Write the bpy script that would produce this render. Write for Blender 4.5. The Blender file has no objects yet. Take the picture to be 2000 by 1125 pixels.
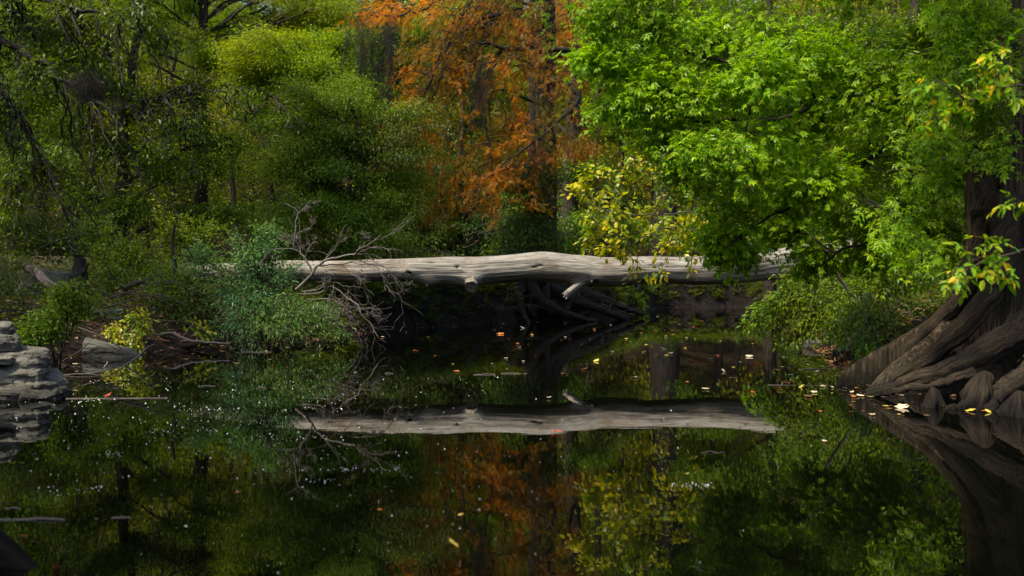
import bpy, math
import numpy as np
from mathutils import noise as mnoise, Vector

C = bpy.context.scene.collection
F, H, HY = 2222.2, 1.3, 540.0            # photograph's focal length in its pixels, eye height (m), horizon row
R = math.radians
def P(px, py, Y): return np.array([(px-1000.0)/F*Y, Y, H-(py-HY)/F*Y])
def W(px, py):
    Y = F*H/(py-HY); return np.array([(px-1000.0)/F*Y, Y, 0.0])
def rng_(s): return np.random.default_rng(s)
def nrm(a): return a/np.maximum(np.linalg.norm(a, axis=-1, keepdims=True), 1e-9)

# ------------------------------------------------------------------ tags and mesh building
def tag(o, label=None, cat=None, group=None, kind=None):
    for k, v in (('label', label), ('category', cat), ('group', group), ('kind', kind)):
        if v: o[k] = v
    return o
def mk(name, V, faces, mat=None, parent=None, smooth=False, flow=None, base=None):
    V = np.asarray(V, dtype=np.float64)
    if base is not None: V = V-np.asarray(base)
    me = bpy.data.meshes.new(name)
    faces = [np.asarray(f, dtype=np.int32) for f in faces if len(f)]
    me.vertices.add(len(V)); me.vertices.foreach_set('co', V.astype(np.float32).ravel())
    loops = np.concatenate([f.ravel() for f in faces])
    tot = np.concatenate([np.full(len(f), f.shape[1], np.int32) for f in faces])
    start = np.concatenate([[0], np.cumsum(tot)[:-1]]).astype(np.int32)
    me.loops.add(len(loops)); me.loops.foreach_set('vertex_index', loops)
    me.polygons.add(len(tot)); me.polygons.foreach_set('loop_start', start)
    me.polygons.foreach_set('use_smooth', np.full(len(tot), smooth))
    if flow is not None:
        a = me.attributes.new('flow', 'FLOAT_VECTOR', 'POINT')
        a.data.foreach_set('vector', np.asarray(flow, dtype=np.float32).ravel())
    me.update(calc_edges=True)
    if mat: me.materials.append(mat)
    o = bpy.data.objects.new(name, me); C.objects.link(o)
    if parent is not None: o.parent = parent
    elif base is not None: o.location = base
    return o
def empty(name, base):
    o = bpy.data.objects.new(name, None); o.empty_display_size = .2; C.objects.link(o); o.location = base
    return o

# ------------------------------------------------------------------ materials
class NT:
    def __init__(s, name):
        s.m = bpy.data.materials.new(name); s.m.use_nodes = True
        s.t = s.m.node_tree; s.t.nodes.clear(); s.out = s.n('ShaderNodeOutputMaterial')
    def n(s, typ, ins=None, **kw):
        x = s.t.nodes.new(typ)
        for k, v in kw.items(): setattr(x, k, v)
        for k, v in (ins or {}).items():
            if isinstance(v, bpy.types.NodeSocket): s.t.links.new(v, x.inputs[k])
            else: x.inputs[k].default_value = v
        return x
    def ramp(s, fac, stops, interp='LINEAR'):
        r = s.n('ShaderNodeValToRGB', {'Fac': fac}); cr = r.color_ramp; cr.interpolation = interp
        while len(cr.elements) < len(stops): cr.elements.new(.5)
        for e, (p, c) in zip(cr.elements, stops): e.position = p; e.color = tuple(c)+(1,) if len(c) == 3 else c
        return r.outputs['Color']
    def mix(s, fac, a, b, mode='MIX'):
        x = s.n('ShaderNodeMix', data_type='RGBA', blend_type=mode)
        for i, v in ((0, fac), (6, a), (7, b)):
            if isinstance(v, bpy.types.NodeSocket): s.t.links.new(v, x.inputs[i])
            else: x.inputs[i].default_value = v if i == 0 or len(v) == 4 else tuple(v)+(1,)
        return x.outputs[2]
    def link(s, sh): s.t.links.new(sh, s.out.inputs['Surface']); return s.m
def g(v): return (v, v, v)

LG = (2.45, 1.8, .25)      # overall leaf albedo
def leafmat(name, cols, alt=None, nscale=.5, trans=.48, rough=.42, tint=(1.2, 1.2, .35), thr=(.42, .6), spec=.28):
    k = NT(name)
    gain = lambda c: (min(.7, c[0]*LG[0]), min(.6, c[1]*LG[1]), c[2]*(1.3 if name in ('blue_green_leaf', 'grey_green_leaf') else LG[2]))
    if name in ('blue_green_leaf', 'grey_green_leaf'): gain = lambda c: (c[0]*1.8, c[1]*1.6, c[2]*.95) if name[0] == 'b' else (c[0]*1.5, c[1]*1.2, c[2]*.5)
    if not name.startswith('fallen') and name not in ('hanging_moss', 'leaf_litter'): cols = [gain(c) for c in cols]; alt = [gain(c) for c in alt] if alt else None
    rnd = k.n('ShaderNodeNewGeometry').outputs['Random Per Island']
    st = [(i/(len(cols)-1), c) for i, c in enumerate(cols)]
    col = k.ramp(rnd, st)
    if alt:
        co = k.n('ShaderNodeTexCoord').outputs['Object']
        nz = k.n('ShaderNodeTexNoise', {'Vector': co, 'Scale': nscale, 'Detail': 3.0}).outputs['Fac']
        fac = k.ramp(nz, [(thr[0], g(0)), (thr[1], g(1))])
        col = k.mix(fac, col, k.ramp(rnd, [(i/(len(alt)-1), c) for i, c in enumerate(alt)]))
    b = k.n('ShaderNodeBsdfPrincipled', {'Base Color': col, 'Roughness': rough, 'Specular IOR Level': spec})
    t = k.n('ShaderNodeBsdfTranslucent', {'Color': k.mix(1.0, col, tint, 'MULTIPLY')})
    ms = k.n('ShaderNodeMixShader', {0: trans, 1: b.outputs[0], 2: t.outputs[0]})
    return k.link(ms.outputs[0])

def barkmat(name, dark, light, sx=3.0, along=.35, bump=.6, rough=.85, moss=None, wet=False, spec=.22):
    k = NT(name)
    fl = k.n('ShaderNodeAttribute', attribute_name='flow').outputs['Vector']
    mp = k.n('ShaderNodeMapping', {'Vector': fl, 'Scale': (sx, sx, along)}).outputs['Vector']
    n1 = k.n('ShaderNodeTexNoise', {'Vector': mp, 'Scale': 6.0, 'Detail': 6.0, 'Roughness': .65, 'Distortion': .6}).outputs['Fac']
    n2 = k.n('ShaderNodeTexNoise', {'Vector': fl, 'Scale': 1.6, 'Detail': 4.0}).outputs['Fac']
    c = k.ramp(n1, [(.28, tuple(x*.45 for x in dark)), (.45, dark), (.7, light)])
    c = k.mix(k.ramp(n2, [(.35, g(0)), (.7, g(.55))]), c, tuple(x*.55 for x in dark))
    if wet:
        pz = k.n('ShaderNodeSeparateXYZ', {'Vector': k.n('ShaderNodeNewGeometry').outputs['Position']}).outputs[2]
        zz = k.n('ShaderNodeMath', {0: pz, 1: k.n('ShaderNodeMath', {0: n2, 1: .22}, operation='MULTIPLY').outputs[0]}, operation='SUBTRACT').outputs[0]
        c = k.mix(k.ramp(zz, [(0, g(.85)), (.12, g(0))]), c, (.012, .010, .009))
    if moss:
        n3 = k.n('ShaderNodeTexNoise', {'Vector': fl, 'Scale': 2.7, 'Detail': 5.0}).outputs['Fac']
        c = k.mix(k.ramp(n3, [(.5, g(0)), (.68, g(.8))]), c, moss)
    bp = k.n('ShaderNodeBump', {'Height': n1, 'Strength': bump, 'Distance': .07}).outputs['Normal']
    return k.link(k.n('ShaderNodeBsdfPrincipled', {'Base Color': c, 'Roughness': rough, 'Normal': bp, 'Specular IOR Level': spec}).outputs[0])

M = {}
M['bark_cypress'] = barkmat('cypress_bark', (.034, .023, .014), (.25, .18, .115), 8.0, .14, 1.0, moss=(.035, .034, .016), wet=True)
M['bark_brown'] = barkmat('brown_bark', (.025, .018, .013), (.075, .057, .042), 3.0, .4, .7, moss=(.02, .022, .01))
M['bark_grey'] = barkmat('grey_bark', (.08, .068, .056), (.17, .15, .13), 3.0, .4, .7)
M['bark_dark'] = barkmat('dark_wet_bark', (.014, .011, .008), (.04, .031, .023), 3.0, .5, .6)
M['twig'] = barkmat('dead_twig', (.12, .10, .085), (.25, .22, .19), 3.0, .5, .3)
M['twig_dark'] = barkmat('brown_twig', (.05, .037, .026), (.11, .085, .06), 3.0, .5, .3)

M['bark_black'] = barkmat('black_wet_bark', (.004, .0035, .003), (.013, .0105, .008), 3.0, .5, .8, rough=1.0, spec=.05)
M['l_bright'] = leafmat('boxelder_leaf', [(.025, .095, .006), (.06, .175, .008), (.09, .225, .012), (.11, .25, .012), (.15, .25, .02)], [(.03, .09, .006), (.06, .17, .01), (.13, .22, .012)], .6, trans=.52, spec=.3, rough=.4)
M['l_near'] = leafmat('near_leaf', [(.025, .10, .012), (.05, .16, .02), (.07, .18, .03), (.085, .19, .03), (.1, .19, .03), (.3, .25, .04)], None)
M['l_yellow'] = leafmat('yellowing_leaf', [(.06, .12, .01), (.12, .19, .014), (.18, .23, .02), (.26, .25, .03)], [(.05, .12, .01), (.09, .17, .014), (.2, .22, .03)], 1.2, rough=.32, spec=.5)
M['l_olive'] = leafmat('olive_leaf', [(.018, .05, .008), (.04, .09, .01), (.065, .125, .012), (.11, .15, .02)], [(.02, .06, .008), (.045, .11, .012)], .9)
M['l_teal'] = leafmat('blue_green_leaf', [(.02, .07, .042), (.04, .105, .06), (.065, .14, .08)], [(.03, .085, .03), (.06, .13, .04), (.11, .17, .05)], .9, tint=(1.1, 1.2, .8), rough=.36)
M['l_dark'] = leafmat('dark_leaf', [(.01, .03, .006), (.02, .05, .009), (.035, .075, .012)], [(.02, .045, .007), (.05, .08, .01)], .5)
M['l_mid'] = leafmat('mid_green_leaf', [(.015, .055, .009), (.035, .1, .014), (.065, .15, .018)], [(.03, .08, .01), (.09, .16, .014)], .4)
M['l_cyan'] = leafmat('grey_green_leaf', [(.015, .05, .025), (.03, .09, .045), (.055, .13, .07)], [(.02, .065, .016), (.05, .12, .02)], .35, tint=(1.1, 1.2, .8))
M['l_lime'] = leafmat('yellow_green_leaf', [(.036, .105, .008), (.065, .165, .01), (.095, .215, .014)], [(.06, .115, .008), (.1, .175, .012), (.14, .2, .015)], .35, trans=.52)
M['l_orange'] = leafmat('rust_needles', [(.14, .06, .008), (.22, .10, .012), (.28, .14, .018), (.25, .16, .025)], [(.05, .065, .008), (.09, .09, .01), (.15, .1, .012)], .55, tint=(1.25, 1.0, .5), thr=(.46, .6), trans=.58)
M['l_gold'] = leafmat('olive_gold_needles', [(.035, .05, .008), (.07, .08, .01), (.11, .09, .012)], [(.12, .055, .01), (.17, .07, .012)], .5, tint=(1.2, 1.05, .5))
M['l_moss'] = leafmat('hanging_moss', [(.008, .007, .005), (.02, .018, .013), (.035, .032, .023)], None, trans=.15, rough=.9)
M['l_rootlet'] = leafmat('hanging_moss', [(.006, .005, .004), (.014, .011, .008)], None, trans=.05, rough=.95, spec=.1)
M['l_far'] = leafmat('far_leaf', [(.012, .04, .008), (.03, .075, .012), (.06, .12, .016)], [(.05, .09, .01), (.12, .14, .012)], .12)
M['l_litter'] = leafmat('leaf_litter', [(.06, .03, .015), (.14, .06, .022), (.22, .10, .04), (.3, .19, .1), (.22, .055, .018)], None, trans=.1, rough=.6)
for nm, cs in (('brown', [(.1, .05, .02), (.2, .1, .04)]), ('orange', [(.35, .11, .02), (.5, .17, .03)]), ('pale', [(.5, .36, .24), (.62, .5, .36)]), ('yellow', [(.5, .38, .05), (.6, .45, .08)]), ('red', [(.3, .04, .02), (.38, .08, .04)])):
    M['f_'+nm] = leafmat('fallen_'+nm, cs, None, trans=.12, rough=.5, tint=(1, 1, 1))

def m_log():
    k = NT('weathered_wood')
    fl = k.n('ShaderNodeAttribute', attribute_name='flow').outputs['Vector']
    mp = k.n('ShaderNodeMapping', {'Vector': fl, 'Scale': (5, 5, .45)}).outputs['Vector']
    n1 = k.n('ShaderNodeTexNoise', {'Vector': mp, 'Scale': 5.0, 'Detail': 8.0, 'Roughness': .62, 'Distortion': .5}).outputs['Fac']
    mp2 = k.n('ShaderNodeMapping', {'Vector': fl, 'Scale': (9, 9, .5)}).outputs['Vector']
    n2 = k.n('ShaderNodeTexNoise', {'Vector': mp2, 'Scale': 3.0, 'Detail': 4.0, 'Roughness': .5, 'Distortion': 1.0}).outputs['Fac']
    n3 = k.n('ShaderNodeTexNoise', {'Vector': fl, 'Scale': 2.2, 'Detail': 5.0, 'Roughness': .6}).outputs['Fac']
    n4 = k.n('ShaderNodeTexNoise', {'Vector': fl, 'Scale': 25.0, 'Detail': 3.0}).outputs['Fac']
    c = k.ramp(n1, [(.27, (.06, .052, .043)), (.44, (.19, .172, .142)), (.72, (.325, .302, .262))])
    c = k.mix(k.ramp(n2, [(.3, g(.92)), (.41, g(0))]), c, (.03, .024, .019))
    c = k.mix(k.ramp(n3, [(.48, g(0)), (.7, g(.75))]), c, (.13, .092, .055))
    c = k.mix(k.ramp(n4, [(.62, g(0)), (.74, g(.45))]), c, (.14, .12, .1))
    mp5 = k.n('ShaderNodeMapping', {'Vector': fl, 'Scale': (2.2, 2.2, .5)}).outputs['Vector']
    n5 = k.n('ShaderNodeTexNoise', {'Vector': mp5, 'Scale': 1.7, 'Detail': 6.0, 'Roughness': .6}).outputs['Fac']
    c = k.mix(k.ramp(n5, [(.5, g(0)), (.66, g(.55))]), c, (.085, .075, .06))
    hgt = k.mix(.5, n1, n2)
    bp = k.n('ShaderNodeBump', {'Height': hgt, 'Strength': .9, 'Distance': .05}).outputs['Normal']
    return k.link(k.n('ShaderNodeBsdfPrincipled', {'Base Color': c, 'Roughness': .8, 'Normal': bp, 'Specular IOR Level': .25}).outputs[0])
M['log'] = m_log()
def m_endgrain():
    k = NT('cut_wood_end')
    co = k.n('ShaderNodeTexCoord').outputs['Object']
    n1 = k.n('ShaderNodeTexNoise', {'Vector': co, 'Scale': 22.0, 'Detail': 6.0}).outputs['Fac']
    c = k.ramp(n1, [(.35, (.05, .038, .028)), (.65, (.2, .165, .13))])
    return k.link(k.n('ShaderNodeBsdfPrincipled', {'Base Color': c, 'Roughness': .9}).outputs[0])
M['end'] = m_endgrain()
def m_rock(name, a, b, bands=True):
    k = NT(name)
    co = k.n('ShaderNodeTexCoord').outputs['Object']
    n1 = k.n('ShaderNodeTexNoise', {'Vector': co, 'Scale': 3.0, 'Detail': 9.0, 'Roughness': .65}).outputs['Fac']
    mp = k.n('ShaderNodeMapping', {'Vector': co, 'Scale': (1, 1, 5 if bands else 1.5)}).outputs['Vector']
    n2 = k.n('ShaderNodeTexNoise', {'Vector': mp, 'Scale': 4.0, 'Detail': 7.0, 'Roughness': .6}).outputs['Fac']
    n3 = k.n('ShaderNodeTexNoise', {'Vector': co, 'Scale': 30.0, 'Detail': 4.0}).outputs['Fac']
    c = k.ramp(n1, [(.3, a), (.68, b)])
    c = k.mix(k.ramp(n2, [(.3, g(.85)), (.45, g(0))]), c, tuple(x*.3 for x in a))
    c = k.mix(k.ramp(n3, [(.6, g(0)), (.72, g(.5))]), c, (.05, .05, .035))
    pz = k.n('ShaderNodeSeparateXYZ', {'Vector': k.n('ShaderNodeNewGeometry').outputs['Position']}).outputs[2]
    zz = k.n('ShaderNodeMath', {0: pz, 1: k.n('ShaderNodeMath', {0: n1, 1: .2}, operation='MULTIPLY').outputs[0]}, operation='SUBTRACT').outputs[0]
    c = k.mix(k.ramp(zz, [(0, g(.8)), (.06, g(0))]), c, (.014, .013, .010))
    h = k.mix(.4, n2, n3)
    bp = k.n('ShaderNodeBump', {'Height': h, 'Strength': .7, 'Distance': .05}).outputs['Normal']
    return k.link(k.n('ShaderNodeBsdfPrincipled', {'Base Color': c, 'Roughness': .9, 'Normal': bp, 'Specular IOR Level': .25}).outputs[0])
M['rock'] = m_rock('limestone', (.05, .047, .037), (.15, .142, .115))
M['rock2'] = m_rock('mossy_limestone', (.065, .065, .05), (.14, .135, .105), False)
def m_ground():
    k = NT('soil_and_leaf_mould')
    co = k.n('ShaderNodeTexCoord').outputs['Object']
    n1 = k.n('ShaderNodeTexNoise', {'Vector': co, 'Scale': .8, 'Detail': 8.0, 'Roughness': .65}).outputs['Fac']
    v = k.n('ShaderNodeTexVoronoi', {'Vector': co, 'Scale': 14.0, 'Randomness': 1.0})
    vc = v.outputs['Color']
    sep = k.n('ShaderNodeSeparateColor', {'Color': vc}).outputs[0]
    c = k.ramp(n1, [(.3, (.011, .008, .006)), (.55, (.024, .018, .011)), (.75, (.02, .027, .009))])
    lit = k.ramp(sep, [(0, (.022, .014, .008)), (.5, (.045, .025, .013)), (.9, (.08, .045, .022)), (1, (.12, .08, .05))])
    c = k.mix(k.ramp(n1, [(.42, g(0)), (.62, g(.75))]), c, lit)
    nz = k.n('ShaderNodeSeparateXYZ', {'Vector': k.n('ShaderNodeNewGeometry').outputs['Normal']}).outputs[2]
    c = k.mix(k.ramp(nz, [(.72, g(1)), (.93, g(0))]), c, k.ramp(k.n('ShaderNodeTexNoise', {'Vector': co, 'Scale': 5.0, 'Detail': 8.0, 'Roughness': .7}).outputs['Fac'], [(.38, (.003, .0024, .002)), (.68, (.016, .012, .009))]))  # steep banks: bare dark soil, blackened further in place of canopy shade
    bp = k.n('ShaderNodeBump', {'Height': sep, 'Strength': .5, 'Distance': .04}).outputs['Normal']
    return k.link(k.n('ShaderNodeBsdfPrincipled', {'Base Color': c, 'Roughness': .95, 'Normal': bp, 'Specular IOR Level': .15}).outputs[0])
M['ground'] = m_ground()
def m_water():
    k = NT('still_dark_water')
    co = k.n('ShaderNodeTexCoord').outputs['Object']
    mp = k.n('ShaderNodeMapping', {'Vector': co, 'Scale': (.5, 1.0, 1.0)}).outputs['Vector']
    n1 = k.n('ShaderNodeTexNoise', {'Vector': mp, 'Scale': 3.5, 'Detail': 3.0, 'Roughness': .5}).outputs['Fac']
    n2 = k.n('ShaderNodeTexNoise', {'Vector': mp, 'Scale': .6, 'Detail': 1.0}).outputs['Fac']
    h = k.mix(.5, n1, n2)
    bp = k.n('ShaderNodeBump', {'Height': h, 'Strength': .015, 'Distance': .05}).outputs['Normal']
    return k.link(k.n('ShaderNodeBsdfPrincipled', {'Base Color': (.0012, .0014, .0006, 1), 'Roughness': .004, 'IOR': 1.33, 'Normal': bp}).outputs[0])
M['water'] = m_water()
def m_plain(name, c, rough):
    k = NT(name)
    co = k.n('ShaderNodeTexCoord').outputs['Object']
    n1 = k.n('ShaderNodeTexNoise', {'Vector': co, 'Scale': 4.0, 'Detail': 2.0}).outputs['Fac']
    return k.link(k.n('ShaderNodeBsdfPrincipled', {'Base Color': k.ramp(n1, [(.3, tuple(x*.7 for x in c)), (.7, c)]), 'Roughness': rough}).outputs[0])
M['speck'] = m_plain('bubble_and_pollen', (.8, .8, .76), .25)  # bubbles and pollen; the white base colour paints in their glint

# ------------------------------------------------------------------ geometry helpers
def resample(pts, n):
    pts = np.asarray(pts, float)
    if len(pts) == 2: return pts[0]+(pts[1]-pts[0])*np.linspace(0, 1, n)[:, None]
    d = np.concatenate([[0], np.cumsum(np.linalg.norm(np.diff(pts, axis=0), axis=1))]); t = np.linspace(0, d[-1], n)
    e = np.vstack([2*pts[0]-pts[1], pts, 2*pts[-1]-pts[-2]])
    i = np.clip(np.searchsorted(d, t, side='right')-1, 0, len(pts)-2)
    u = ((t-d[i])/np.maximum(d[i+1]-d[i], 1e-9))[:, None]
    a, b, c, f = e[i], e[i+1], e[i+2], e[i+3]
    return .5*((2*b)+(c-a)*u+(2*a-5*b+4*c-f)*u*u+(3*b-a-3*c+f)*u**3)
def wiggle(pts, amp, r):
    n = len(pts); w = r.normal(size=(n, 3)); w = (w+np.roll(w, 1, 0)+np.roll(w, -1, 0))/3
    k = np.linspace(0, 1, n)[:, None]
    return pts+w*amp*np.minimum(1, k*4)
class Wood:
    def __init__(s): s.V, s.F, s.L, s.n = [], [], [], 0
    def tube(s, pts, rad, ns=6, cap=True):
        pts = np.asarray(pts, float); n = len(pts); rad = np.broadcast_to(np.asarray(rad, float), (n,))
        T = nrm(np.gradient(pts, axis=0))
        ref = np.array([0, 0, 1.]) if abs(T[:, 2]).mean() < .8 else np.array([1., 0, 0])
        A = nrm(np.cross(T, ref)); B = np.cross(T, A)
        th = np.linspace(0, 2*np.pi, ns, endpoint=False)
        ring = pts[:, None]+rad[:, None, None]*(np.cos(th)[None, :, None]*A[:, None]+np.sin(th)[None, :, None]*B[:, None])
        d = np.concatenate([[0], np.cumsum(np.linalg.norm(np.diff(pts, axis=0), axis=1))])
        fl = np.stack([np.broadcast_to(rad[:, None]*np.cos(th), (n, ns)), np.broadcast_to(rad[:, None]*np.sin(th), (n, ns)), np.broadcast_to(d[:, None]+s.n*.013, (n, ns))], -1)
        s.V.append(ring.reshape(-1, 3)); s.L.append(fl.reshape(-1, 3))
        i = np.arange(n-1)[:, None]*ns; j = np.arange(ns)[None]; k = (j+1) % ns
        s.F.append((s.n+np.stack([i+j, i+k, i+ns+k, i+ns+j], -1)).reshape(-1, 4)); s.n += n*ns
        return s
    def build(s, name, mat, parent=None, base=None):
        return mk(name, np.vstack(s.V), [np.vstack(s.F)], mat, parent, True, np.vstack(s.L), base)

def T_(v, *faces): return (np.array(v, float), [np.array(f, int) for f in faces])
def kite(w=.22, b=.06): return T_([(0, 0, 0), (.42, w, b), (1, 0, -.12), (.42, -w, b)], [(0, 3, 2, 1)])
def ovate(w=.3):
    return T_([(0, 0, 0), (.22, w*.8, .03), (.6, w*.85, .02), (1, 0, -.12), (.6, -w*.85, .02), (.22, -w*.8, .03), (.22, 0, 0), (.6, 0, -.03)],
              [(0, 6, 1), (7, 3, 2), (0, 5, 6), (4, 3, 7)], [(6, 7, 2, 1), (5, 4, 7, 6)])
def join(parts):
    V, F3, F4, n = [], [], [], 0
    for v, fs in parts:
        V.append(v)
        for f in fs: (F3 if f.shape[1] == 3 else F4).append(f+n)
        n += len(v)
    return (np.vstack(V), ([np.vstack(F3)] if F3 else [])+([np.vstack(F4)] if F4 else []))
def place(t, at, ang, s, tilt=0):
    v = t[0]*s; c, n_ = math.cos(ang), math.sin(ang)
    return (np.stack([at[0]+v[:, 0]*c-v[:, 1]*n_, at[1]+v[:, 0]*n_+v[:, 1]*c, at[2]+v[:, 2]-abs(tilt)*v[:, 0]], -1), t[1])
def compound(t, pairs=2, s=.45):
    ps = [T_([(0, -.008, 0), (.7, -.006, -.02), (.7, .006, -.02), (0, .008, 0)], [(0, 1, 2, 3)])]
    for i in range(pairs):
        x = .25+.38*i/max(1, pairs-1) if pairs > 1 else .4
        for sg in (1, -1): ps.append(place(t, (x, 0, -.01), sg*1.0, s*(.85+.15*i), .15))
    ps.append(place(t, (.62, 0, -.02), 0, s*1.1, .2))
    return join(ps)
def frond(n=7, ln=.26, w=.055):
    ps = [T_([(0, -.012, 0), (1, -.004, -.06), (1, .004, -.06), (0, .012, 0)], [(0, 1, 2, 3)])]
    for i in range(n):
        x = .12+.85*i/n; l = ln*(1-.6*i/n)
        for sg in (1, -1): ps.append(place(T_([(0, -w/2*.6, 0), (l, -w*.2, 0), (l, w*.2, 0), (0, w/2, 0)], [(0, 1, 2, 3)]), (x, 0, -.06*x*x), sg*1.05, 1, .12))
    return join(ps)
TK = kite(); TKN = kite(.13, .03); TO = ovate(); TC = compound(kite(.2), 2); TC3 = compound(ovate(.25), 1, .5); TF = frond(); TFS = frond(5, .3, .06)
TC4 = compound(kite(.26), 3, .36); TL = compound(kite(.12, .03), 4, .3)

class Leaves:
    def __init__(s): s.V, s.F3, s.F4, s.n, s.cnt = [], [], [], 0, 0
    def add(s, t, pos, axis, nor, size):
        a = nrm(axis); b = nrm(np.cross(nor, a)); c = np.cross(a, b); v = t[0]; size = np.broadcast_to(np.asarray(size, float), (len(pos),))
        V = pos[:, None]+size[:, None, None]*(v[None, :, 0:1]*a[:, None]+v[None, :, 1:2]*b[:, None]+v[None, :, 2:3]*c[:, None])
        off = s.n+np.arange(len(pos))[:, None, None]*len(v)
        for f in t[1]: (s.F3 if f.shape[1] == 3 else s.F4).append((f[None]+off).reshape(-1, f.shape[1]))
        s.V.append(V.reshape(-1, 3)); s.n += len(pos)*len(v); s.cnt += len(pos)
    def build(s, name, mat, parent=None, base=None):
        fs = ([np.vstack(s.F3)] if s.F3 else [])+([np.vstack(s.F4)] if s.F4 else [])
        return mk(name, np.vstack(s.V), fs, mat, parent, False, None, base)

class Plant:
    """one tree or shrub: wood and leaves gathered, then built as parts under one Empty"""
    def __init__(s, name, label, cat, base, seed, group=None, wood='trunk', leaf='crown'):
        s.base = np.array(base, float); s.r = rng_(seed); s.root = tag(empty(name, s.base), label, cat, group)
        s.w, s.lv, s.wn, s.ln = Wood(), {}, wood, leaf
    def L(s, mat): return s.lv.setdefault(mat, Leaves())
    def trunk(s, pts, r0, r1, n=24, ns=12, wig=.05):
        p = wiggle(resample(pts, n), wig, s.r); k = np.linspace(0, 1, n); rad = r0+(r1-r0)*k
        rad = rad*(1+.35*np.exp(-k*n*.35))*(1+s.r.normal(size=n)*.02)
        s.w.tube(p, rad, ns); return p
    def limb(s, pts, r0, r1, n=14, ns=6, wig=.04):
        p = wiggle(resample(pts, n), wig, s.r); s.w.tube(p, np.linspace(r0, r1, n), ns); return p
    def lobe(s, attach, c, rad, nb=26, per=40, t=TK, size=.12, mat='l_mid', droop=.35, spread=.12, lr=.03, arch=.25, hang=.25, br=.006, flat=.8):
        r = s.r; c = np.asarray(c, float); rad = np.broadcast_to(np.asarray(rad, float), (3,)); a = np.asarray(attach, float)
        d = np.linalg.norm(c-a)
        lp = s.limb([a, a+(c-a)*.55+np.array([0, 0, arch*d*.5]), c], lr, max(lr*.35, br), max(6, int(d*3)+4), 5, .03*d+.01)
        m = len(lp)
        u = nrm(r.normal(size=(nb, 3))); tgt = c+u*rad*(r.random((nb, 1))**.45)*np.where(r.random((nb, 1)) < .22, 1.42, 1.0)
        tgt[:, 2] -= hang*rad[2]*r.random(nb)
        st = lp[(r.uniform(.5, 1, nb)*(m-1)).astype(int)]
        mid = (st+tgt)/2+np.array([0, 0, 1.])*(.22*np.linalg.norm(tgt-st, axis=1))[:, None]+r.normal(size=(nb, 3))*.05
        k = np.linspace(0, 1, 6)[None, :, None]
        bez = (1-k)**2*st[:, None]+2*k*(1-k)*mid[:, None]+k*k*tgt[:, None]
        for b in bez: s.w.tube(b, np.linspace(max(br, lr*.22), br*.5, 6), 3)
        n = nb*per; bi = np.repeat(np.arange(nb), per); tt = r.uniform(.2, 1, n)[:, None]
        s0, m0, t0 = st[bi], mid[bi], tgt[bi]
        pos = (1-tt)**2*s0+2*tt*(1-tt)*m0+tt*tt*t0
        tan = nrm(2*(1-tt)*(m0-s0)+2*tt*(t0-m0))
        off = r.normal(size=(n, 3))*spread*np.array([1, 1, .6]); pos = pos+off
        ax = tan*.55+nrm(off+1e-6)*.55+r.normal(size=(n, 3))*.35+np.array([0, 0, -droop])
        no = np.array([0, 0, flat])+r.normal(size=(n, 3))*.42
        s.L(mat).add(t, pos, ax, no, size*r.uniform(.55, 1.35, n))
        return lp
    def finish(s, bark):
        if s.w.V: s.w.build(s.wn, M[bark], s.root, s.base)
        for m, l in s.lv.items(): l.build(s.ln, M[m], s.root, s.base)
        return s.root

# ------------------------------------------------------------------ the setting: ground, water
SH = np.array([(10, 1.2), (-9, 1.2), (-7.6, 5), (-6.8, 9), (-6.0, 11.3), (-5.5, 12.0), (-5.0, 12.6), (-5.6, 13.6), (-7.0, 15.5), (-7.4, 18.2), (-6.3, 19.4), (-5.5, 20.3), (-4.7, 21.8), (-3.9, 24),
               (-3.2, 27.5), (-1.6, 29.8), (0, 32), (3.2, 36), (4.9, 43.8), (6.5, 48), (9.7, 48), (10.2, 44), (7.8, 34), (6.05, 24), (5.4, 19.3), (4.85, 16), (4.5, 14.3), (5.1, 12.9), (5.2, 11.6), (5.6, 10.8), (7, 9.5), (8.5, 6)], float)
def shore_dist(X, Y):
    """signed distance to the shoreline, positive on land"""
    p = np.stack([X, Y], -1); a, b = SH, np.roll(SH, -1, 0); best = np.full(X.shape, 1e9); inside = np.zeros(X.shape, bool)
    for q, w in zip(a, b):
        e = w-q; t = np.clip(((p-q)@e)/(e@e), 0, 1); d = np.linalg.norm(p-q-t[..., None]*e, axis=-1); best = np.minimum(best, d)
        c = ((q[1] > Y) != (w[1] > Y)) & (X < (w[0]-q[0])*(Y-q[1])/(w[1]-q[1]+1e-12)+q[0]); inside ^= c
    return np.where(inside, -best, best)
def vnoise(X, Y, sc, seed=0):
    out = np.empty(X.size); xs, ys = X.ravel()*sc+seed*17.3, Y.ravel()*sc-seed*9.1
    for i in range(X.size): out[i] = mnoise.noise(Vector((xs[i], ys[i], seed*3.7)))
    return out.reshape(X.shape)
def hills(X, Y): return .4*np.maximum(0, Y-56)+.45*np.maximum(0, np.abs(X)-26)+.3*np.maximum(0, -8-Y)
def gz(X, Y, nz=True):
    X, Y = np.atleast_1d(np.asarray(X, float)), np.atleast_1d(np.asarray(Y, float))
    d = shore_dist(X, Y)
    n1 = vnoise(X, Y, .35, 1) if nz else 0; n2 = vnoise(X, Y, 1.3, 2) if nz else 0
    d2 = d+n2*.18
    far = np.clip((Y-24)/8, 0, 1); land = (.75+.55*far)*(1-np.exp(-np.maximum(d2, 0)/(.9-.5*far)))+.05*np.maximum(d2, 0)*(1-.5*np.tanh(np.maximum(d2, 0)/14))
    return np.where(d2 > 0, land+hills(X, Y)+(n1*.28+n2*.09)*np.clip(d2, 0, 1), np.maximum(-1.2, -.12+d2*.45))
xs = np.concatenate([np.arange(-70, -18, 2.), np.arange(-18, 18, .3), np.arange(18, 71, 2.)])
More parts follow.
